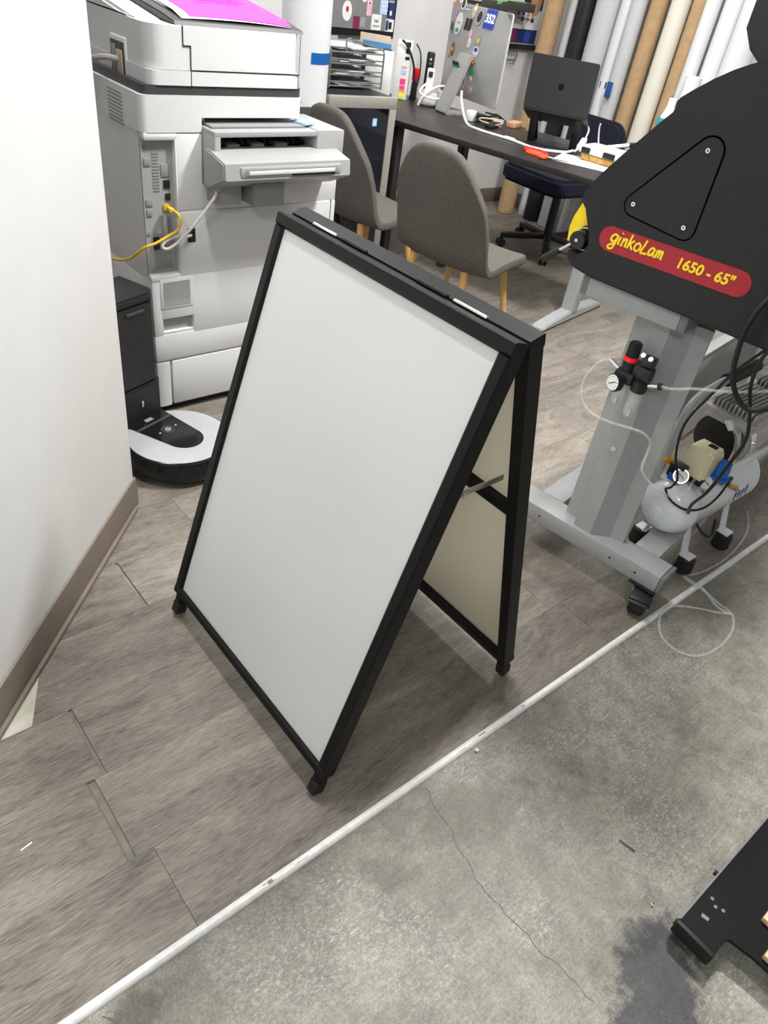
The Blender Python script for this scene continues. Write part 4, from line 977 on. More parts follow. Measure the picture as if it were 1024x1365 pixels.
# ------------------------------------------------------------------ office chair under the desk
t = thing('office_chair', 'dark navy swivel office chair tucked under the desk', 'chair', (3.99, 2.93, 0), R(176))
b = MB(); b.prism(rrect(.52, .52, .10), (.06, 0, .40), (1, 0, 0), (0, 1, 0), .10, 'navy', .02); b.build('seat', t)
b = MB(); b.prism(rrect(.44, .30, .09), (-.225, 0, .635), (0, 1, 0), (0, 0, 1), .05, 'navy', .015); b.build('backrest', t)
b = MB(); b.box((-.235, 0, .50), (.03, .07, .24), 'black', .005); b.box((-.12, 0, .405), (.26, .07, .03), 'black', .005); b.build('back_support', t)
b = MB(); b.cyl((0, 0, .07), (0, 0, .42), .028, 'black'); b.box((0, 0, .41), (.22, .18, .035), 'black', .006); b.build('gas_column', t)
for k in range(5):
    a = 2 * PI * k / 5 + .75; cx_, cy_ = .30 * math.cos(a), .30 * math.sin(a)
    b = MB(); b.box((cx_ / 2, cy_ / 2, .085), (.30, .045, .032), 'black', .008, rot=(0, .06, a)); arm = b.build('base_arm', t)
    b = MB(); b.cyl((cx_, cy_, .045), (cx_, cy_, .085), .01, 'black', n=10)
    for s in (-1, 1): b.cyl((cx_ + s * .006 * -math.sin(a), cy_ + s * .006 * math.cos(a), .028), (cx_ + s * .024 * -math.sin(a), cy_ + s * .024 * math.cos(a), .028), .028, 'black', n=16, bev=.004)
    b.build('caster', arm)

# ------------------------------------------------------------------ laminator
LA = R(8)
def lam():
    t = thing('wide_format_laminator', 'large black roll laminator with red badge on a grey steel stand', 'laminator', (1.63, .525, 0), LA)
    # local axes: x along the machine (away), y along the foot (left), z up
    L = 2.2
    FX = Vector((0, 0, 0))
    def foot(x0, lab):
        b = MB(); b.b2(x0, x0 + .082, .012, .56, .095, .150, 'lamgrey', .003)
        for y in (.08, .16, .40): b.cyl((x0 - .0008, y, .122), (x0 + .002, y, .122), .0035, 'black', n=10)
        f = b.build('foot_beam', t)
        for y0 in (-.002, .56): c = MB(); c.b2(x0 - .001, x0 + .083, y0, y0 + .014, .094, .151, 'lamcap', .005); c.build('end_cap', f, label='dark plastic end cap')
    foot(0.0, ''); foot(1.75, '')
    def caster(x, y, ang):
        b = MB(); b.box((x, y, .093), (.075, .080, .008), 'black', .001); b.cyl((x, y, .074), (x, y, .094), .026, 'black', n=14)
        d = Vector((math.cos(ang), math.sin(ang), 0)); s = Vector((-d.y, d.x, 0)); c = Vector((x, y, .036)) + d * .026
        for k in (-1, 1): b.box(Vector((x, y, .056)) + d * .016 + s * .029 * k, (.058, .003, .058), 'chrome', .001, rot=(0, 0, ang))
        b.box(Vector((x, y, .076)) + d * .034, (.070, .062, .014), 'black', .004, rot=(0, R(14), ang)); b.box(Vector((x, y, .064)) + d * .062, (.022, .062, .010), 'black', .004, rot=(0, R(30), ang))
        cs = b.build('caster', t, label='black swivel caster')
        w = MB(); w.cyl(c - s * .022, c + s * .022, .036, 'rubber', n=24, bev=.004); w.cyl(c - s * .026, c + s * .026, .012, 'chrome', n=14); w.build('wheel', cs)
    for x in (.03, 1.79):
        caster(x, .045, R(195)); caster(x, .525, R(170))
    # long base beams and rear plate
    b = MB(); b.b2(.083, 1.75, .055, .130, .098, .1495, 'lamgrey', .002); b.build('base_beam', t)
    b = MB(); b.b2(.083, 1.75, .375, .450, .098, .1495, 'lamgrey', .002); b.b2(.6, 1.75, .371, .375, .02, .149, 'strip', .001); b.build('base_beam', t)  # white inner face: light falling on the grey beam, painted in as colour
    b = MB(); b.b2(.55, 1.72, .385, .392, .1495, .42, 'lamgrey', .001); b.b2(.55, 1.72, .37, .41, .40, .425, 'lamgrey', .002); b.build('rear_panel', t)
    # leg: pressed trapezoid channel
    def leg(x0):
        P = [(.055, .345), (.050, .345), (.046, .308), (.012, .296), (.008, .240), (.048, .196), (.052, .156), (.057, .156), (.090, .17), (.090, .335)]
        b = MB(); b.prism([(x0 + x, y) for x, y in P], (0, 0, .150), (1, 0, 0), (0, 1, 0), .645, 'lamgrey', 0)
        b.cyl((x0 + .012, .265, .432), (x0 + .006, .265, .432), .008, 'chrome', n=12); b.build('leg', t)
    leg(0.0); 
    P2 = [(1.75, .345), (1.80, .345), (1.84, .296), (1.84, .24), (1.80, .156), (1.75, .156)]
    b = MB(); b.prism(P2, (0, 0, .150), (1, 0, 0), (0, 1, 0), .645, 'lamgrey'); b.build('leg', t)
    for x0 in (-.035, 1.70):
        b = MB(); b.b2(x0, x0 + .14, .215, .455, .795, .838, 'lamgrey', .002); br = b.build('saddle_bracket', t)
        for y0 in (.195, .452): c = MB(); c.b2(x0, x0 + .141, y0, y0 + .02, .794, .840, 'lamcap', .003); c.build('end_cap', br, label='dark end cap')
    # end housings
    out = [(.470, .848), (.500, .853), (.518, .868), (.523, .885), (.500, .882), (.484, .892), (.476, .912), (.482, .935), (.494, .958), (.508, .985), (.524, 1.0), (.520, 1.02), (.505, 1.048), (.491, 1.068), (.450, 1.122), (.396, 1.190), (.380, 1.208), (.378, 1.214), (.379, 1.228), (.374, 1.236), (.350, 1.256), (.321, 1.278), (.29, 1.298), (.263, 1.312), (.236, 1.324), (.20, 1.336), (.15, 1.346), (.08, 1.35), (.0, 1.335), (-.06, 1.28), (-.09, 1.2), (-.10, 1.05), (-.09, .92), (-.07, .86), (-.03, .838), (.02, .834), (.25, .840), (.40, .843)]
    for x0, sg in ((-.060, 1), (1.74, 1)):
        b = MB(); b.prism([(y, z) for y, z in out], (x0 + .05, 0, 0), (0, 1, 0), (0, 0, 1), -.05 if False else .0001, 'lam') if False else None
        bm_pts = out
        b.prism(bm_pts, (x0, 0, 0), (0, 1, 0), (0, 0, 1), .05, 'lam', .006); h = b.build('end_housing', t)
        inner = [(.40, .845), (.50, .850), (.535, .870), (.550, .905), (.545, .95), (.530, .99), (.49, 1.05), (.40, 1.17), (.3, 1.27), (.1, 1.33), (-.05, 1.25), (-.08, 1.0), (-.05, .85)]
        b = MB(); b.prism(inner, (x0 + .05, 0, 0), (0, 1, 0), (0, 0, 1), .12, 'lam', .003); b.build('side_frame', t)
    # yellow guard segment and crank
    b = MB(); b.prism([(.556, .925), (.552, .950), (.538, .988), (.522, .990), (.508, .965), (.500, .945), (.518, .938), (.534, .922), (.540, .895), (.552, .893)], (-.013, 0, 0), (0, 1, 0), (0, 0, 1), .004, 'yellow', .0005); b.build('guard_plate', t, label='yellow guard segment')
    hub = Vector((-.012, .506, .914))
    b = MB(); b.cyl(hub + Vector((.0, 0, 0)), hub + Vector((-.045, 0, 0)), .020, 'black', n=24, bev=.002); b.lathe([(.024, 0), (.0262, 0), (.0262, .008), (.024, .008), (.024, 0)], 'chrome', hub + Vector((-.010, -.004, .0)), (-1, 0, 0)); b.cyl(hub + Vector((-.045, 0, 0)), hub + Vector((-.048, 0, 0)), .004, 'chrome', n=12); hb = b.build('crank_hub', t)
    e = Vector((-.055, .580, .846))
    b = MB(); s_ = hub + Vector((-.04, .008, -.008)); mid = s_ + (e - s_) * .45; b.cyl(s_, mid, .0038, 'chrome', n=10); b.build('crank_rod', hb)
    b = MB(); b.cyl(mid, e, .0085, 'black', n=12, bev=.002); b.build('crank_grip', hb)
    # access cover: raised triangle outline with three screws
    tri = [(.298, 1.146), (.400, 1.022), (.268, 1.014)]
    def rtri(grow, n=6):
        P = []; c = Vector((sum(p[0] for p in tri) / 3, sum(p[1] for p in tri) / 3))
        rad = .022 + grow
        for k, p in enumerate(((.276, 1.158), (.394, 1.024), (.270, 1.010))):
            a = (Vector(((.276, 1.158), (.394, 1.024), (.270, 1.010))[k - 1]) - Vector(p)).normalized(); bb = (Vector(((.276, 1.158), (.394, 1.024), (.270, 1.010))[(k + 1) % 3]) - Vector(p)).normalized()
            n0 = Vector((-a.y, a.x)); n1 = Vector((bb.y, -bb.x))
            if n0.dot(Vector(p) - c) < 0: n0 = -n0
            if n1.dot(Vector(p) - c) < 0: n1 = -n1
            a0 = math.atan2(n0.y, n0.x); a1 = math.atan2(n1.y, n1.x); dlt = (a1 - a0 + PI) % (2 * PI) - PI
            rr = rad * (1.25 if k == 0 else 1)
            for i in range(n + 1): an = a0 + dlt * i / n; P.append((p[0] + rr * math.cos(an), p[1] + rr * math.sin(an)))
        return P
    b = MB(); b.prism(rtri(.0026), (-.0604, 0, 0), (0, 1, 0), (0, 0, 1), .002, 'void'); b.build('cover_gap', t)
    b = MB(); b.prism(rtri(-.0006), (-.0612, 0, 0), (0, 1, 0), (0, 0, 1), .002, 'lam', .0004); cv = b.build('access_cover', t)
    for y, z in ((.280, 1.160), (.396, 1.026), (.272, 1.012)): b = MB(); b.cyl((-.0605, y, z), (-.0640, y, z), .0048, 'chrome', n=12); b.cyl((-.0635, y, z), (-.0642, y, z), .002, 'black', n=6); b.build('screw', cv)
    # badge
    b = MB(); b.prism(rrect(.355, .054, .0265, n=8, cx=.2735, cy=.9425), (-.0612, 0, 0), (0, 1, 0), (0, 0, 1), .002, 'red', .0004); bd = b.build('badge', t, label='red badge with yellow lettering')
    # brushed script word, built from strokes: x to the right, y up, unit = x-height
    G = {'g': [[(.75, .85), (.45, 1.0), (.12, .75), (.12, .35), (.4, .2), (.7, .5), (.78, .95), (.72, .2), (.6, -.45), (.25, -.62), (.02, -.42), (.25, -.15), (.75, .05)]],
         'i': [[(.15, .9), (.10, .45), (.14, .05)], [(.2, 1.28), (.24, 1.36)]],
         'n': [[(.1, .9), (.12, .45), (.08, .0)], [(.11, .5), (.35, .85), (.52, .8), (.52, .4), (.56, .02)]],
         'k': [[(.16, 1.5), (.12, .7), (.08, .0)], [(.6, .98), (.3, .62), (.12, .45)], [(.25, .55), (.45, .28), (.68, .0)]],
         'o': [[(.42, .9), (.12, .7), (.1, .25), (.38, .05), (.65, .3), (.66, .72), (.40, .9), (.3, .85)]],
         'L': [[(.3, 1.45), (.2, .8), (.05, .1), (.35, .05), (.75, .12)]],
         'a': [[(.6, .8), (.3, .9), (.08, .5), (.15, .12), (.4, .18), (.6, .6), (.64, .85), (.6, .4), (.68, .05)]],
         'm': [[(.1, .9), (.12, .45), (.06, .0)], [(.11, .5), (.28, .85), (.4, .75), (.40, .1)], [(.41, .5), (.6, .88), (.72, .75), (.72, .4), (.78, .02)]]}
    u = .0205
    b = MB(); x = 0
    for ch in 'ginkoLam':
        wd = {'g': .95, 'i': .42, 'n': .76, 'k': .78, 'o': .85, 'L': .85, 'a': .85, 'm': .9}[ch]
        for st in G[ch]:
            b.tube([(-.0624, .424 - (x + p[0] + .12 * p[1]) * u, .9355 + p[1] * u) for p in st], 0.0026, 'yellow', n=6, sub=4, flat=(1, 0, 0))
        x += wd
    b.build('badge_script', bd)
    mx = basis((-.0619, .196, .9420), (0, -1, 0), (0, 0, 1))
    text_mesh('1650 - 65"', .0305, 'yellow', mx, 'badge_numerals', bd, bold=.0009, depth=.0005, shear=.10)
    # main body between the ends: covers, rollers, table, control screen
    b = MB(); b.prism([(.05, 1.16), (.30, 1.16), (.27, 1.26), (.15, 1.31), (.02, 1.28)], (.11, 0, 0), (0, 1, 0), (0, 0, 1), 1.63, 'lam', .004); b.build('top_cover', t)
    for y, z, r in ((.25, 1.05, .065), (.25, .93, .065), (.43, .915, .045)):
        b = MB(); b.cyl((.11, y, z), (1.74, y, z), r, 'rubber', n=32); b.build('roller', t)
    b = MB(); b.b2(.11, 1.74, .02, .2, .86, .90, 'lamgrey', .003); b.build('feed_table', t)
    b = MB(); b.prism([(.425, 1.36), (.40, 1.322), (.37, 1.30), (.20, 1.30), (.20, 1.52), (.425, 1.52)], (.30, 0, 0), (0, 1, 0), (0, 0, 1), .10, 'black', .005); b.build('control_box', t, label='black control box')
    # air regulator on the leg
    rg = MB(); rg.cyl((-.035, .290, .655), (-.035, .290, .690), .017, 'black', n=20); rg.b2(-.055, -.012, .262, .312, .635, .664, 'black', .004); rg.cyl((-.035, .247, .625), (-.035, .247, .655), .020, 'black', n=20, bev=.003); rg.b2(-.045, -.02, .225, .275, .655, .690, 'black', .004)
    rg.box((-.04, .243, .708), (.03, .03, .022), 'black', .003); rg.b2(-.012, .012, .24, .30, .64, .68, 'black', .002)
    reg = rg.build('air_regulator', t, label='black air regulator')
    b = MB(); b.cyl((-.035, .290, .700), (-.035, .290, .737), .0145, 'black', n=24, bev=.002)
    for k in range(12): a = 2 * PI * k / 12; b.cyl((-.035 + .0142 * math.cos(a), .290 + .0142 * math.sin(a), .702), (-.035 + .0142 * math.cos(a), .290 + .0142 * math.sin(a), .734), .0018, 'black', n=6)
    b.build('adjust_knob', reg)
    b = MB(); b.lathe([(.012, .690), (.0175, .690), (.0175, .700), (.012, .700)], 'redplastic', (-.035, .290, 0)); b.build('red_ring', reg, label='red ring')
    gd = Vector((-.92, .38, .05)).normalized(); gc = Vector((-.066, .298, .636))
    b = MB(); b.cyl(gc - gd * .012, gc + gd * .006, .0225, 'black', n=26, bev=.002); b.cyl(gc + gd * .005, gc + gd * .0068, .0195, 's_white', n=26)
    sx = Vector((0, 0, 1)).cross(gd).normalized(); b.box(gc + gd * .0075, (.0012, .024, .0022), 's_black', rot=(R(35), 0, math.atan2(gd.y, gd.x)))
    for k in range(9):
        a = R(-50 + 35 * k); p = gc + gd * .0072 + sx * (.0155 * math.cos(a)) + Vector((0, 0, 1)) * (.0155 * math.sin(a)); b.box(p, (.001, .0022, .0022), 's_black')
    b.build('gauge', reg, label='round white dial gauge')
    for y, z0, z1, r in ((.290, .570, .633, .0145), (.247, .555, .626, .0175)):
        b = MB(); b.lathe([(r * .8, z1), (r, z1), (r, z0 + .012), (r * .7, z0 + .002), (0, z0), (0, z0 + .003), (r * .6, z0 + .005), (r * .85, z0 + .014), (r * .8, z1)], 'clearbowl', (-.035, y, 0)); bw = b.build('filter_bowl', reg, label='clear filter bowl')
        b = MB(); b.cyl((-.035, y, z0 + .004), (-.035, y, z0 + .022), .006, 'chrome', n=12); b.build('drain_valve', bw)
    b = MB(); b.cyl((-.035, .226, .650), (-.035, .198, .660), .0065, 'chrome', n=12); b.cyl((-.035, .203, .658), (-.035, .196, .661), .009, 'black', n=12); b.cyl((-.035, .312, .660), (-.035, .338, .672), .006, 'chrome', n=12); b.cyl((-.055, .29, .628), (-.055, .29, .634), .007, 'brass', n=10)
    for y, z in ((.258, .722), (.238, .720)): b.cyl((-.055, y, z), (-.046, y, z - .006), .006, 'chrome', n=10)
    b.build('hose_fitting', reg, label='metal hose fitting')
lam()
def LP(x, y, z):
    c, s = math.cos(LA), math.sin(LA); return (1.63 + x * c - y * s, .525 + x * s + y * c, z)
b = MB(); b.tube([LP(-.035, .338, .672), LP(-.045, .356, .664), LP(-.05, .372, .635), LP(-.05, .382, .60), LP(-.05, .374, .558), LP(-.05, .345, .532), LP(-.05, .307, .525), LP(-.045, .265, .527), LP(-.04, .225, .532), LP(-.035, .196, .532), LP(-.02, .175, .51), LP(-.015, .172, .47), LP(-.03, .165, .438), LP(-.02, .140, .41), LP(.0, .115, .39), LP(.06, .085, .355), LP(.13, .075, .345), LP(.20, .085, .345), LP(.27, .09, .36)], .0034, 'clear', n=8)
simple(b, 'air_hose', 'clear air hose looping from the regulator down to the compressor', 'hose')
b = MB(); b.tube([LP(-.035, .196, .661), LP(-.045, .165, .672), LP(-.04, .12, .692), LP(-.02, .05, .710), LP(.0, -.03, .745), LP(.02, -.12, .80)], .0036, 'clear', n=8)
simple(b, 'air_hose', 'clear air hose crossing from the regulator to the right', 'hose')
b = MB(); zf = -.002
b.tube([(2.05, .625, .24), (2.02, .625, .14), (1.985, .632, .05), (1.93, .60, .004), (1.885, .548, .008), (1.885, .49, .010), (1.89, .44, zf), (1.885, .395, zf), (1.84, .362, zf), (1.77, .345, zf), (1.69, .345, zf), (1.63, .365, zf), (1.605, .41, zf), (1.615, .46, zf), (1.66, .50, .009), (1.73, .508, .011), (1.80, .475, zf), (1.85, .42, zf), (1.875, .392, .004), (1.865, .40, .006), (1.875, .44, zf), (1.89, .50, .011), (1.90, .56, .005), (1.96, .545, .005), (2.08, .535, .006), (2.22, .55, .006), (2.33, .58, .006), (2.42, .63, .006)], .0038, 'clear', n=8)
simple(b, 'air_hose', 'clear air hose coiled on the concrete beyond the white strip', 'hose')

# ------------------------------------------------------------------ compressor
def compressor():
    cy, cz, r = .672, .240, .086
    x0, x1 = 1.765, 2.24
    t = thing('air_compressor', 'white tank air compressor standing behind the grey laminator stand', 'compressor', (2.0, cy, 0))
    ox, oy = 2.0, cy
    def V(x, y, z): return Vector((x - ox, y - oy, z))
    b = MB(); L = x1 - x0
    pr = [(0, 0), (.025, .001), (.048, .006), (.066, .016), (.077, .030), (r, .048), (r, .052), (r + .0012, .054), (r + .0012, .060), (r, .062), (r, L - .062), (r + .0012, L - .06), (r + .0012, L - .054), (r, L - .048), (.077, L - .030), (.066, L - .016), (.048, L - .006), (0, L)]
    b.lathe(pr, 'tankwhite', V(x0, cy, cz), (1, 0, 0), n=40); tk = b.build('tank', t)
    b = MB(); b.cyl(V(x0 + .006, cy + .004, cz - .012), V(x0 - .009, cy + .004, cz - .012), .019, 'tankwhite', n=24, bev=.003); b.cyl(V(x0 - .007, cy + .004, cz - .012), V(x0 - .0115, cy + .004, cz - .012), .008, 'tankwhite', n=8); b.build('drain_boss', tk)
    b = MB(); b.tube([V(x0 + .016, cy + .05, cz + .03), V(x0 + .006, cy + .02, cz + .018), V(x0 + .008, cy - .02, cz + .0), V(x0 + .018, cy - .055, cz - .002)], .0012, 'prngrey', n=6); b.build('weld_line', tk)
    for x in (1.94, 2.33 - .16):
        for s in (-1, 1):
            b = MB(); b.prism([(-.02, .0), (-.016, .10), (.016, .10), (.02, .0)], V(x - .03, cy + s * .070, .062), (1, 0, 0), (0, -s * .25, 1), .004, 'tankwhite'); b.b2(x - .04 - ox, x + .0 - ox, s * .06, s * .10, .056, .062, 'tankwhite', .001); br = b.build('foot_bracket', t)
            f = MB(); f.lathe([(0, 0), (.024, 0), (.028, .006), (.026, .05), (.02, .056), (0, .056)], 'rubber', V(x - .02, cy + s * .085, 0)); f.build('rubber_foot', br)
    # saddle and motor pump
    b = MB(); b.b2(1.98 - ox, 2.30 - ox, -.05, .05, cz + .06, cz + .10, 'tankwhite', .004); b.build('saddle', t)
    mz = .425; my = cy + .0
    b = MB(); b.cyl(V(1.99, my, mz - .02), V(2.34, my, mz - .02), .066, 'cast', n=32, bev=.004); b.cyl(V(2.02, my, mz - .02), V(2.05, my, mz - .02), .070, 'chrome', n=32); b.cyl(V(2.15, my, mz - .02), V(2.18, my, mz - .02), .070, 'chrome', n=32)
    for k in range(3): b.cyl(V(2.035, my - .071, mz - .04 + .02 * k), V(2.035, my - .066, mz - .04 + .02 * k), .005, 'chrome', n=8)
    mo = b.build('motor', t, label='cast metal motor')
    def fins(b):
        for k in range(11): b.b2(1.965 - ox, 2.17 - ox, -.065 + k * .0125, -.059 + k * .0125, mz + .075, mz + .103, 'cast', .001)
        b.b2(1.955 - ox, 2.18 - ox, -.072, .072, mz + .045, mz + .078, 'cast', .004)
        b.b2(1.95 - ox, 2.185 - ox, -.076, .076, mz + .072, mz + .080, 'cast', .002)
    b = MB(); fins(b); b.build('cylinder_head', mo, label='finned cylinder head')
    def fins2(b):
        for k in range(11): b.b2(2.22 - ox, 2.40 - ox, -.065 + k * .0125, -.059 + k * .0125, mz + .075, mz + .103, 'cast', .001)
        b.b2(2.21 - ox, 2.41 - ox, -.072, .072, mz + .045, mz + .080, 'cast', .004)
    b = MB(); fins2(b); b.build('cylinder_head', mo, label='finned cylinder head')
    b = MB(); b.lathe([(0, -.02), (.064, -.02), (.072, -.012), (.072, .0), (.06, .004), (0, .0)], 'black', V(1.975, my + .012, mz - .012), (-1, 0, 0), n=32); b.build('fan_shroud', mo, label='black fan shroud')
    # pressure switch with cream cover
    b = MB(); b.prism([(-.040, 0), (.040, 0), (.040, .062), (.022, .088), (-.040, .088)], V(1.875, my - .05, .345), (1, 0, 0), (0, 0, 1), -.072, 'cream', .005); b.build('pressure_switch', t, label='cream pressure switch cover')
    b = MB(); b.b2(1.84 - ox, 1.91 - ox, -.05, .02, .325, .346, 'black', .002); b.build('switch_base', t)
    b = MB(); b.b2(1.87 - ox, 1.89 - ox, -.035, -.01, .431, .436, 'black', .001); b.build('switch_button', t)
    b = MB(); b.cyl(V(1.825, my + .05, .36), V(1.80, my + .06, .375), .012, 'orange', n=14, bev=.003); b.build('amber_plug', t, label='amber plug')
    b = MB(); b.b2(1.80 - ox, 1.835 - ox, -.005, .04, .328, .372, 'black', .004); b.b2(1.795 - ox, 1.80 - ox, .0, .03, .325, .345, 'blue', .001); b.build('relief_valve', t)
    def gauge(c, dv, rr):
        d = Vector(dv).normalized(); c = V(*c)
        b = MB(); b.cyl(c - d * .012, c + d * .005, rr, 'chrome', n=24, bev=.002); b.cyl(c + d * .004, c + d * .0058, rr * .87, 's_white', n=24)
        sx = Vector((0, 0, 1)).cross(d).normalized(); upv = d.cross(sx); b.cyl(c + d * .0062 + (sx * .7 - upv * .5) * rr * .6, c + d * .0062 - (sx * .7 - upv * .5) * rr * .6, .0011, 's_black', n=5)
        b.build('gauge', t, label='small round pressure gauge')
    gauge((1.800, .668, .350), (-.75, -.35, .55), .021); gauge((1.862, .620, .336), (-.6, -.55, .55), .021)
    b = MB(); b.cyl(V(1.80, .672, .30), V(1.805, .67, .345), .007, 'brass', n=10); b.build('gauge_stem', t)
    b = MB(); b.cyl(V(1.865, .622, .285), V(1.865, .625, .325), .012, 'chrome', n=12, bev=.002); b.build('manifold', t)
    b = MB(); b.cyl(V(1.893, .602, .350), V(1.893, .602, .362), .025, 'blue', n=24, bev=.002); b.cyl(V(1.893, .602, .362), V(1.893, .602, .406), .020, 'blue', r1=.016, n=20, bev=.002); b.build('regulator_knob', t, label='blue regulator knob')
    b = MB(); b.box(V(1.975, .607, .312), (.045, .012, .016), 'green', .004, rot=(0, R(-12), R(-15))); b.build('valve_handle', t, label='green valve lever')
    b = MB(); b.cyl(V(1.985, .604, .300), V(2.035, .590, .275), .010, 'brass', n=12); b.cyl(V(2.035, .59, .275), V(2.06, .585, .265), .006, 'chrome', n=10); b.build('outlet_valve', t, label='brass outlet valve')
    b = MB(); a0 = -1.35
    for i in range(1):
        bm = bmesh.new(); n = 6; rr = r + .0009; Vv = []
        for k in range(n + 1):
            a = R(-50 + 55 * k / n)
            for xx in (2.02, 2.14): Vv.append(bm.verts.new((xx - ox, -rr * math.cos(a), cz + rr * math.sin(a))))
        for k in range(n): bm.faces.new((Vv[2 * k], Vv[2 * k + 1], Vv[2 * k + 3], Vv[2 * k + 2]))
        b._merge(bm, 's_white')
    for k in range(4): b.box(V(2.045 + .022 * k, cy - r - .0008, cz + .002 + .006 * (k % 2)), (.010, .0014, .03), 's_blue', .0002)
    b.build('tank_label', tk, label='white label with blue print')
    # braided hose and carrying handle
    b = MB(); b.tube([V(1.955, .66, .475), V(1.962, .635, .46), V(1.968, .62, .42), V(1.97, .618, .38), V(1.972, .625, .35)], .009, 'chrome', n=10); b.cyl(V(1.95, .668, .488), V(1.957, .652, .468), .011, 'sheet', n=10); b.build('braided_hose', t, label='braided metal hose')
    b = MB(); b.tube([V(1.80, .735, .29), V(1.81, .735, .36), V(1.815, .735, .47), V(1.825, .735, .525), V(1.86, .735, .553), V(1.92, .735, .565), V(2.05, .735, .578), V(2.2, .735, .585), V(2.32, .735, .56), V(2.34, .735, .4)], .012, 'silver', n=12); hd = b.build('carry_handle', t, label='silver carrying handle')
    b = MB(); b.cyl(V(1.985, .735, .572), V(2.16, .735, .584), .019, 'rubber', n=18, bev=.004); b.build('handle_grip', hd, label='black rubber grip')
compressor()
# black cables hanging from the laminator end
b = MB(); b.tube([LP(-.05, .03, .98), LP(-.075, .055, .93), LP(-.09, .063, .88), LP(-.09, .060, .83), LP(-.09, .05, .78), LP(-.085, .03, .74), LP(-.08, .0, .715), LP(-.075, -.03, .72), LP(-.07, -.06, .75), LP(-.05, -.09, .82)], .006, 'cable', n=8)
simple(b, 'power_cable', 'thick black cable drooping in a loop from the laminator end', 'cable')
b = MB(); b.tube([LP(-.03, .0, .86), LP(-.055, .015, .82), LP(-.06, .012, .76), LP(-.06, -.012, .70), LP(-.06, -.03, .64), LP(-.05, -.02, .56), LP(-.02, .0, .46), LP(.06, .035, .36), LP(.18, .055, .26), LP(.27, .055, .20), LP(.32, .02, .14), LP(.36, .0, .12), LP(.42, .02, .14)], .0042, 'cable', n=8)
simple(b, 'power_cable', 'black cable hanging straight down past the compressor tank', 'cable')
b = MB(); b.tube([LP(.0, .01, .845), LP(-.01, .06, .76), LP(-.01, .09, .68), LP(.0, .115, .61), LP(.02, .125, .55), LP(.05, .12, .47), LP(.08, .10, .40), LP(.10, .11, .355), LP(.12, .125, .33), LP(.13, .10, .30), LP(.15, .06, .285), LP(.20, .03, .285), LP(.27, .02, .30), LP(.33, .02, .34)], .0033, 'cable', n=8)
simple(b, 'switch_cable', 'thin black cable curling over the compressor pressure switch', 'cable')

# ------------------------------------------------------------------ black cart at the lower right
t = thing('steel_cart', 'black steel cart end with wooden boards lying at lower right', 'cart', (.945, .004, 0), 0)
zt = .05
def cart():
    b = MB(); b.b2(0.0, 1.0, -.03, .0, .016, zt - .007, 'cartblack', .002); b.b2(0, 1.0, -.002, .0015, zt - .003, zt + .002, 'lamcap', .0006); b.build('side_channel', t)
    b = MB(); b.prism([(.0, -.0), (.0, -.074), (.036, -.074), (.044, -.078), (.052, -.12), (.070, -.40), (1.0, -.40), (1.0, -.0)], (0, 0, zt - .007), (1, 0, 0), (0, 1, 0), .007, 'cartblack', .0008); b.build('deck_plate', t)
    b = MB(); b.b2(-.011, .001, -.076, .002, .014, zt + .001, 'rubber', .004); b.build('end_bumper', t)
    b = MB(); b.b2(.0, .06, .0, .005, .02, zt - .004, 'lamcap', .001); b.build('side_clip', t)
    for x, y in ((.085, -.018), (.082, -.043), (.076, -.030)): b = MB(); b.cyl((x, y, zt), (x, y, zt + .002), .0035, 'lamcap', n=10); b.build('bolt_head', t)
    b = MB(); b.box((.042, -.028, zt + .0008), (.008, .014, .001), 'wire', rot=(0, 0, .2)); b.build('scuff_plate', t)
    b = MB(); b.cyl((.15, .0, .035), (.15, .008, .035), .006, 'black', n=10); b.build('side_bolt', t)
    for x, y in ((.30, -.06), (.8, -.06), (.8, -.35)): b = MB(); b.cyl((x, y - .012, .021), (x, y + .012, .021), .021, 'rubber', n=18); b.build('wheel', t)
cart()
for x_, y_, lb in ((.126, -.096, 'upper pale wooden board resting on the black cart'), (.064, -.130, 'lower pale wooden board at the picture corner on the black cart')):
    b = MB(); b.b2(0, .048, -.45, 0, 0, .014, 'pine', .002); tag(b.build('wooden_board', loc=(.945 + x_, .004 + y_, zt + .0002)), lb, 'board', 'wooden boards on the cart')

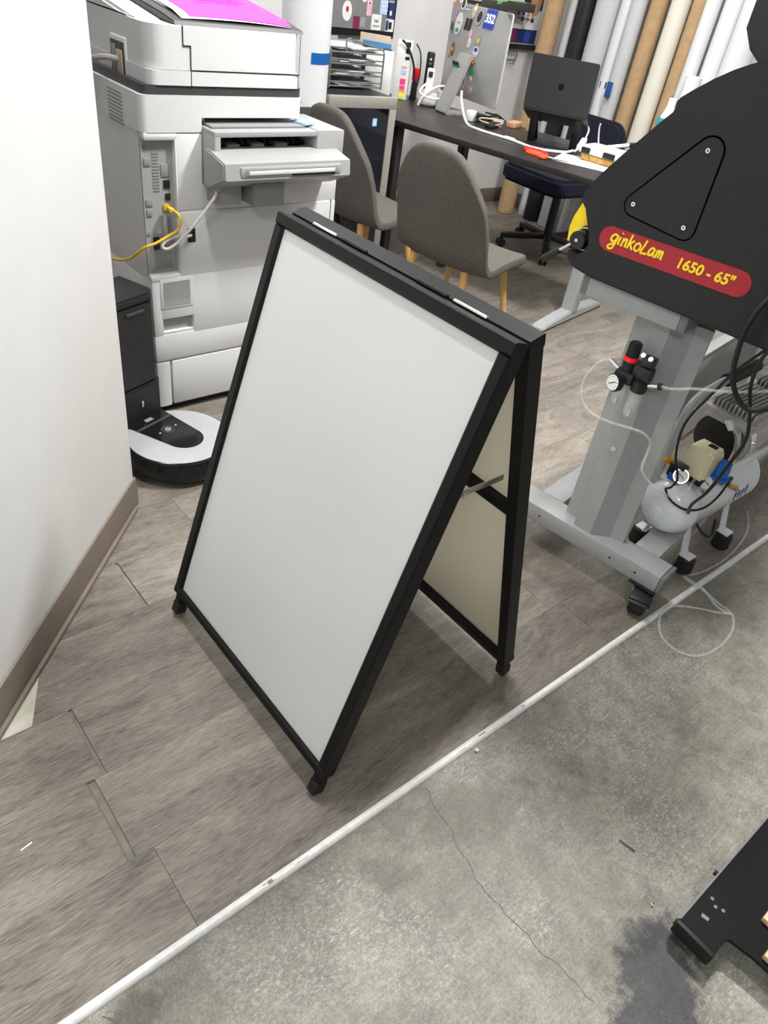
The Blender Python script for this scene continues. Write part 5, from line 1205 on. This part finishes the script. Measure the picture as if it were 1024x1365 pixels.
# ------------------------------------------------------------------ bits on the floor
b = MB(); b.sph((0, 0, .004), .0045, 'sheet', (1, 1, .8)); simple(b, 'foam_pellet', 'tiny white pellet on concrete next to the white strip', 'debris', loc=(.916, .498, -.006))
b = MB(); b.box((0, 0, .001), (.036, .005, .0012), 'darkfile', .0003); simple(b, 'tape_scrap', 'short dark tape scrap stuck on the concrete', 'debris', loc=(1.02, .155, -.006), rot=(0, 0, R(-78)))
b = MB(); b.cyl((0, 0, .0), (0, 0, .004), .0035, 'brass', n=6); b.cyl((0, 0, .003), (.004, 0, .006), .0018, 'chrome', n=6); simple(b, 'loose_screw', 'tiny metal screw lying on the concrete near the cart', 'debris', loc=(.96, .053, -.006))
b = MB(); b.box((0, 0, .0006), (.022, .003, .0012), 'sheet', .0003); simple(b, 'paper_sliver', 'thin white paper sliver on the planks at lower left', 'debris', loc=(.055, .835, .0), rot=(0, 0, R(12)))

# ------------------------------------------------------------------ light
sc = bpy.context.scene
w = bpy.data.worlds.new('world'); sc.world = w; w.use_nodes = True
w.node_tree.nodes['Background'].inputs[0].default_value = (.93, .97, 1, 1); w.node_tree.nodes['Background'].inputs[1].default_value = .2
def area(x, y, z, sx, sy, e, col=(1, .995, .98)):
    l = bpy.data.lights.new('ceiling_light', 'AREA'); l.shape = 'RECTANGLE'; l.size = sx; l.size_y = sy; l.energy = e; l.color = col
    o = bpy.data.objects.new('ceiling_light', l); COL.objects.link(o); o.location = (x, y, z); return o
area(.75, 1.15, 2.92, .12, .7, 28)
area(2.25, 1.0, 2.92, .25, .4, 92)
area(-1.45, -.75, 2.92, .3, 1.4, 58, (.97, .99, 1))
area(3.3, 2.5, 2.92, .3, 1.2, 34)
area(1.4, 3.1, 2.92, 1.2, .2, 24)

# ------------------------------------------------------------------ camera
f_px, pitch, roll_, h = 962.826, .64973, -.16458, 1.38136
cd = bpy.data.cameras.new('camera'); co = bpy.data.objects.new('camera', cd); COL.objects.link(co)
fw = Vector((0, math.cos(pitch), -math.sin(pitch))); rt = Vector((1, 0, 0)); dn = fw.cross(rt)
rt2 = rt * math.cos(roll_) + dn * math.sin(roll_); dn2 = -rt * math.sin(roll_) + dn * math.cos(roll_)
Rz = Matrix.Rotation(-PI / 4, 3, 'Z')
rt2, dn2, fw = Rz @ rt2, Rz @ dn2, Rz @ fw
co.matrix_world = Matrix.Translation((0, 0, h)) @ Matrix((rt2, -dn2, -fw)).transposed().to_4x4()
cd.sensor_fit = 'VERTICAL'; cd.sensor_height = 36; cd.sensor_width = 27; cd.lens = f_px * 36 / 1365; cd.clip_start = .05
sc.camera = co
sc.view_settings.view_transform = 'Standard'; sc.view_settings.look = 'None'; sc.view_settings.gamma = 1; sc.view_settings.exposure = 0.28
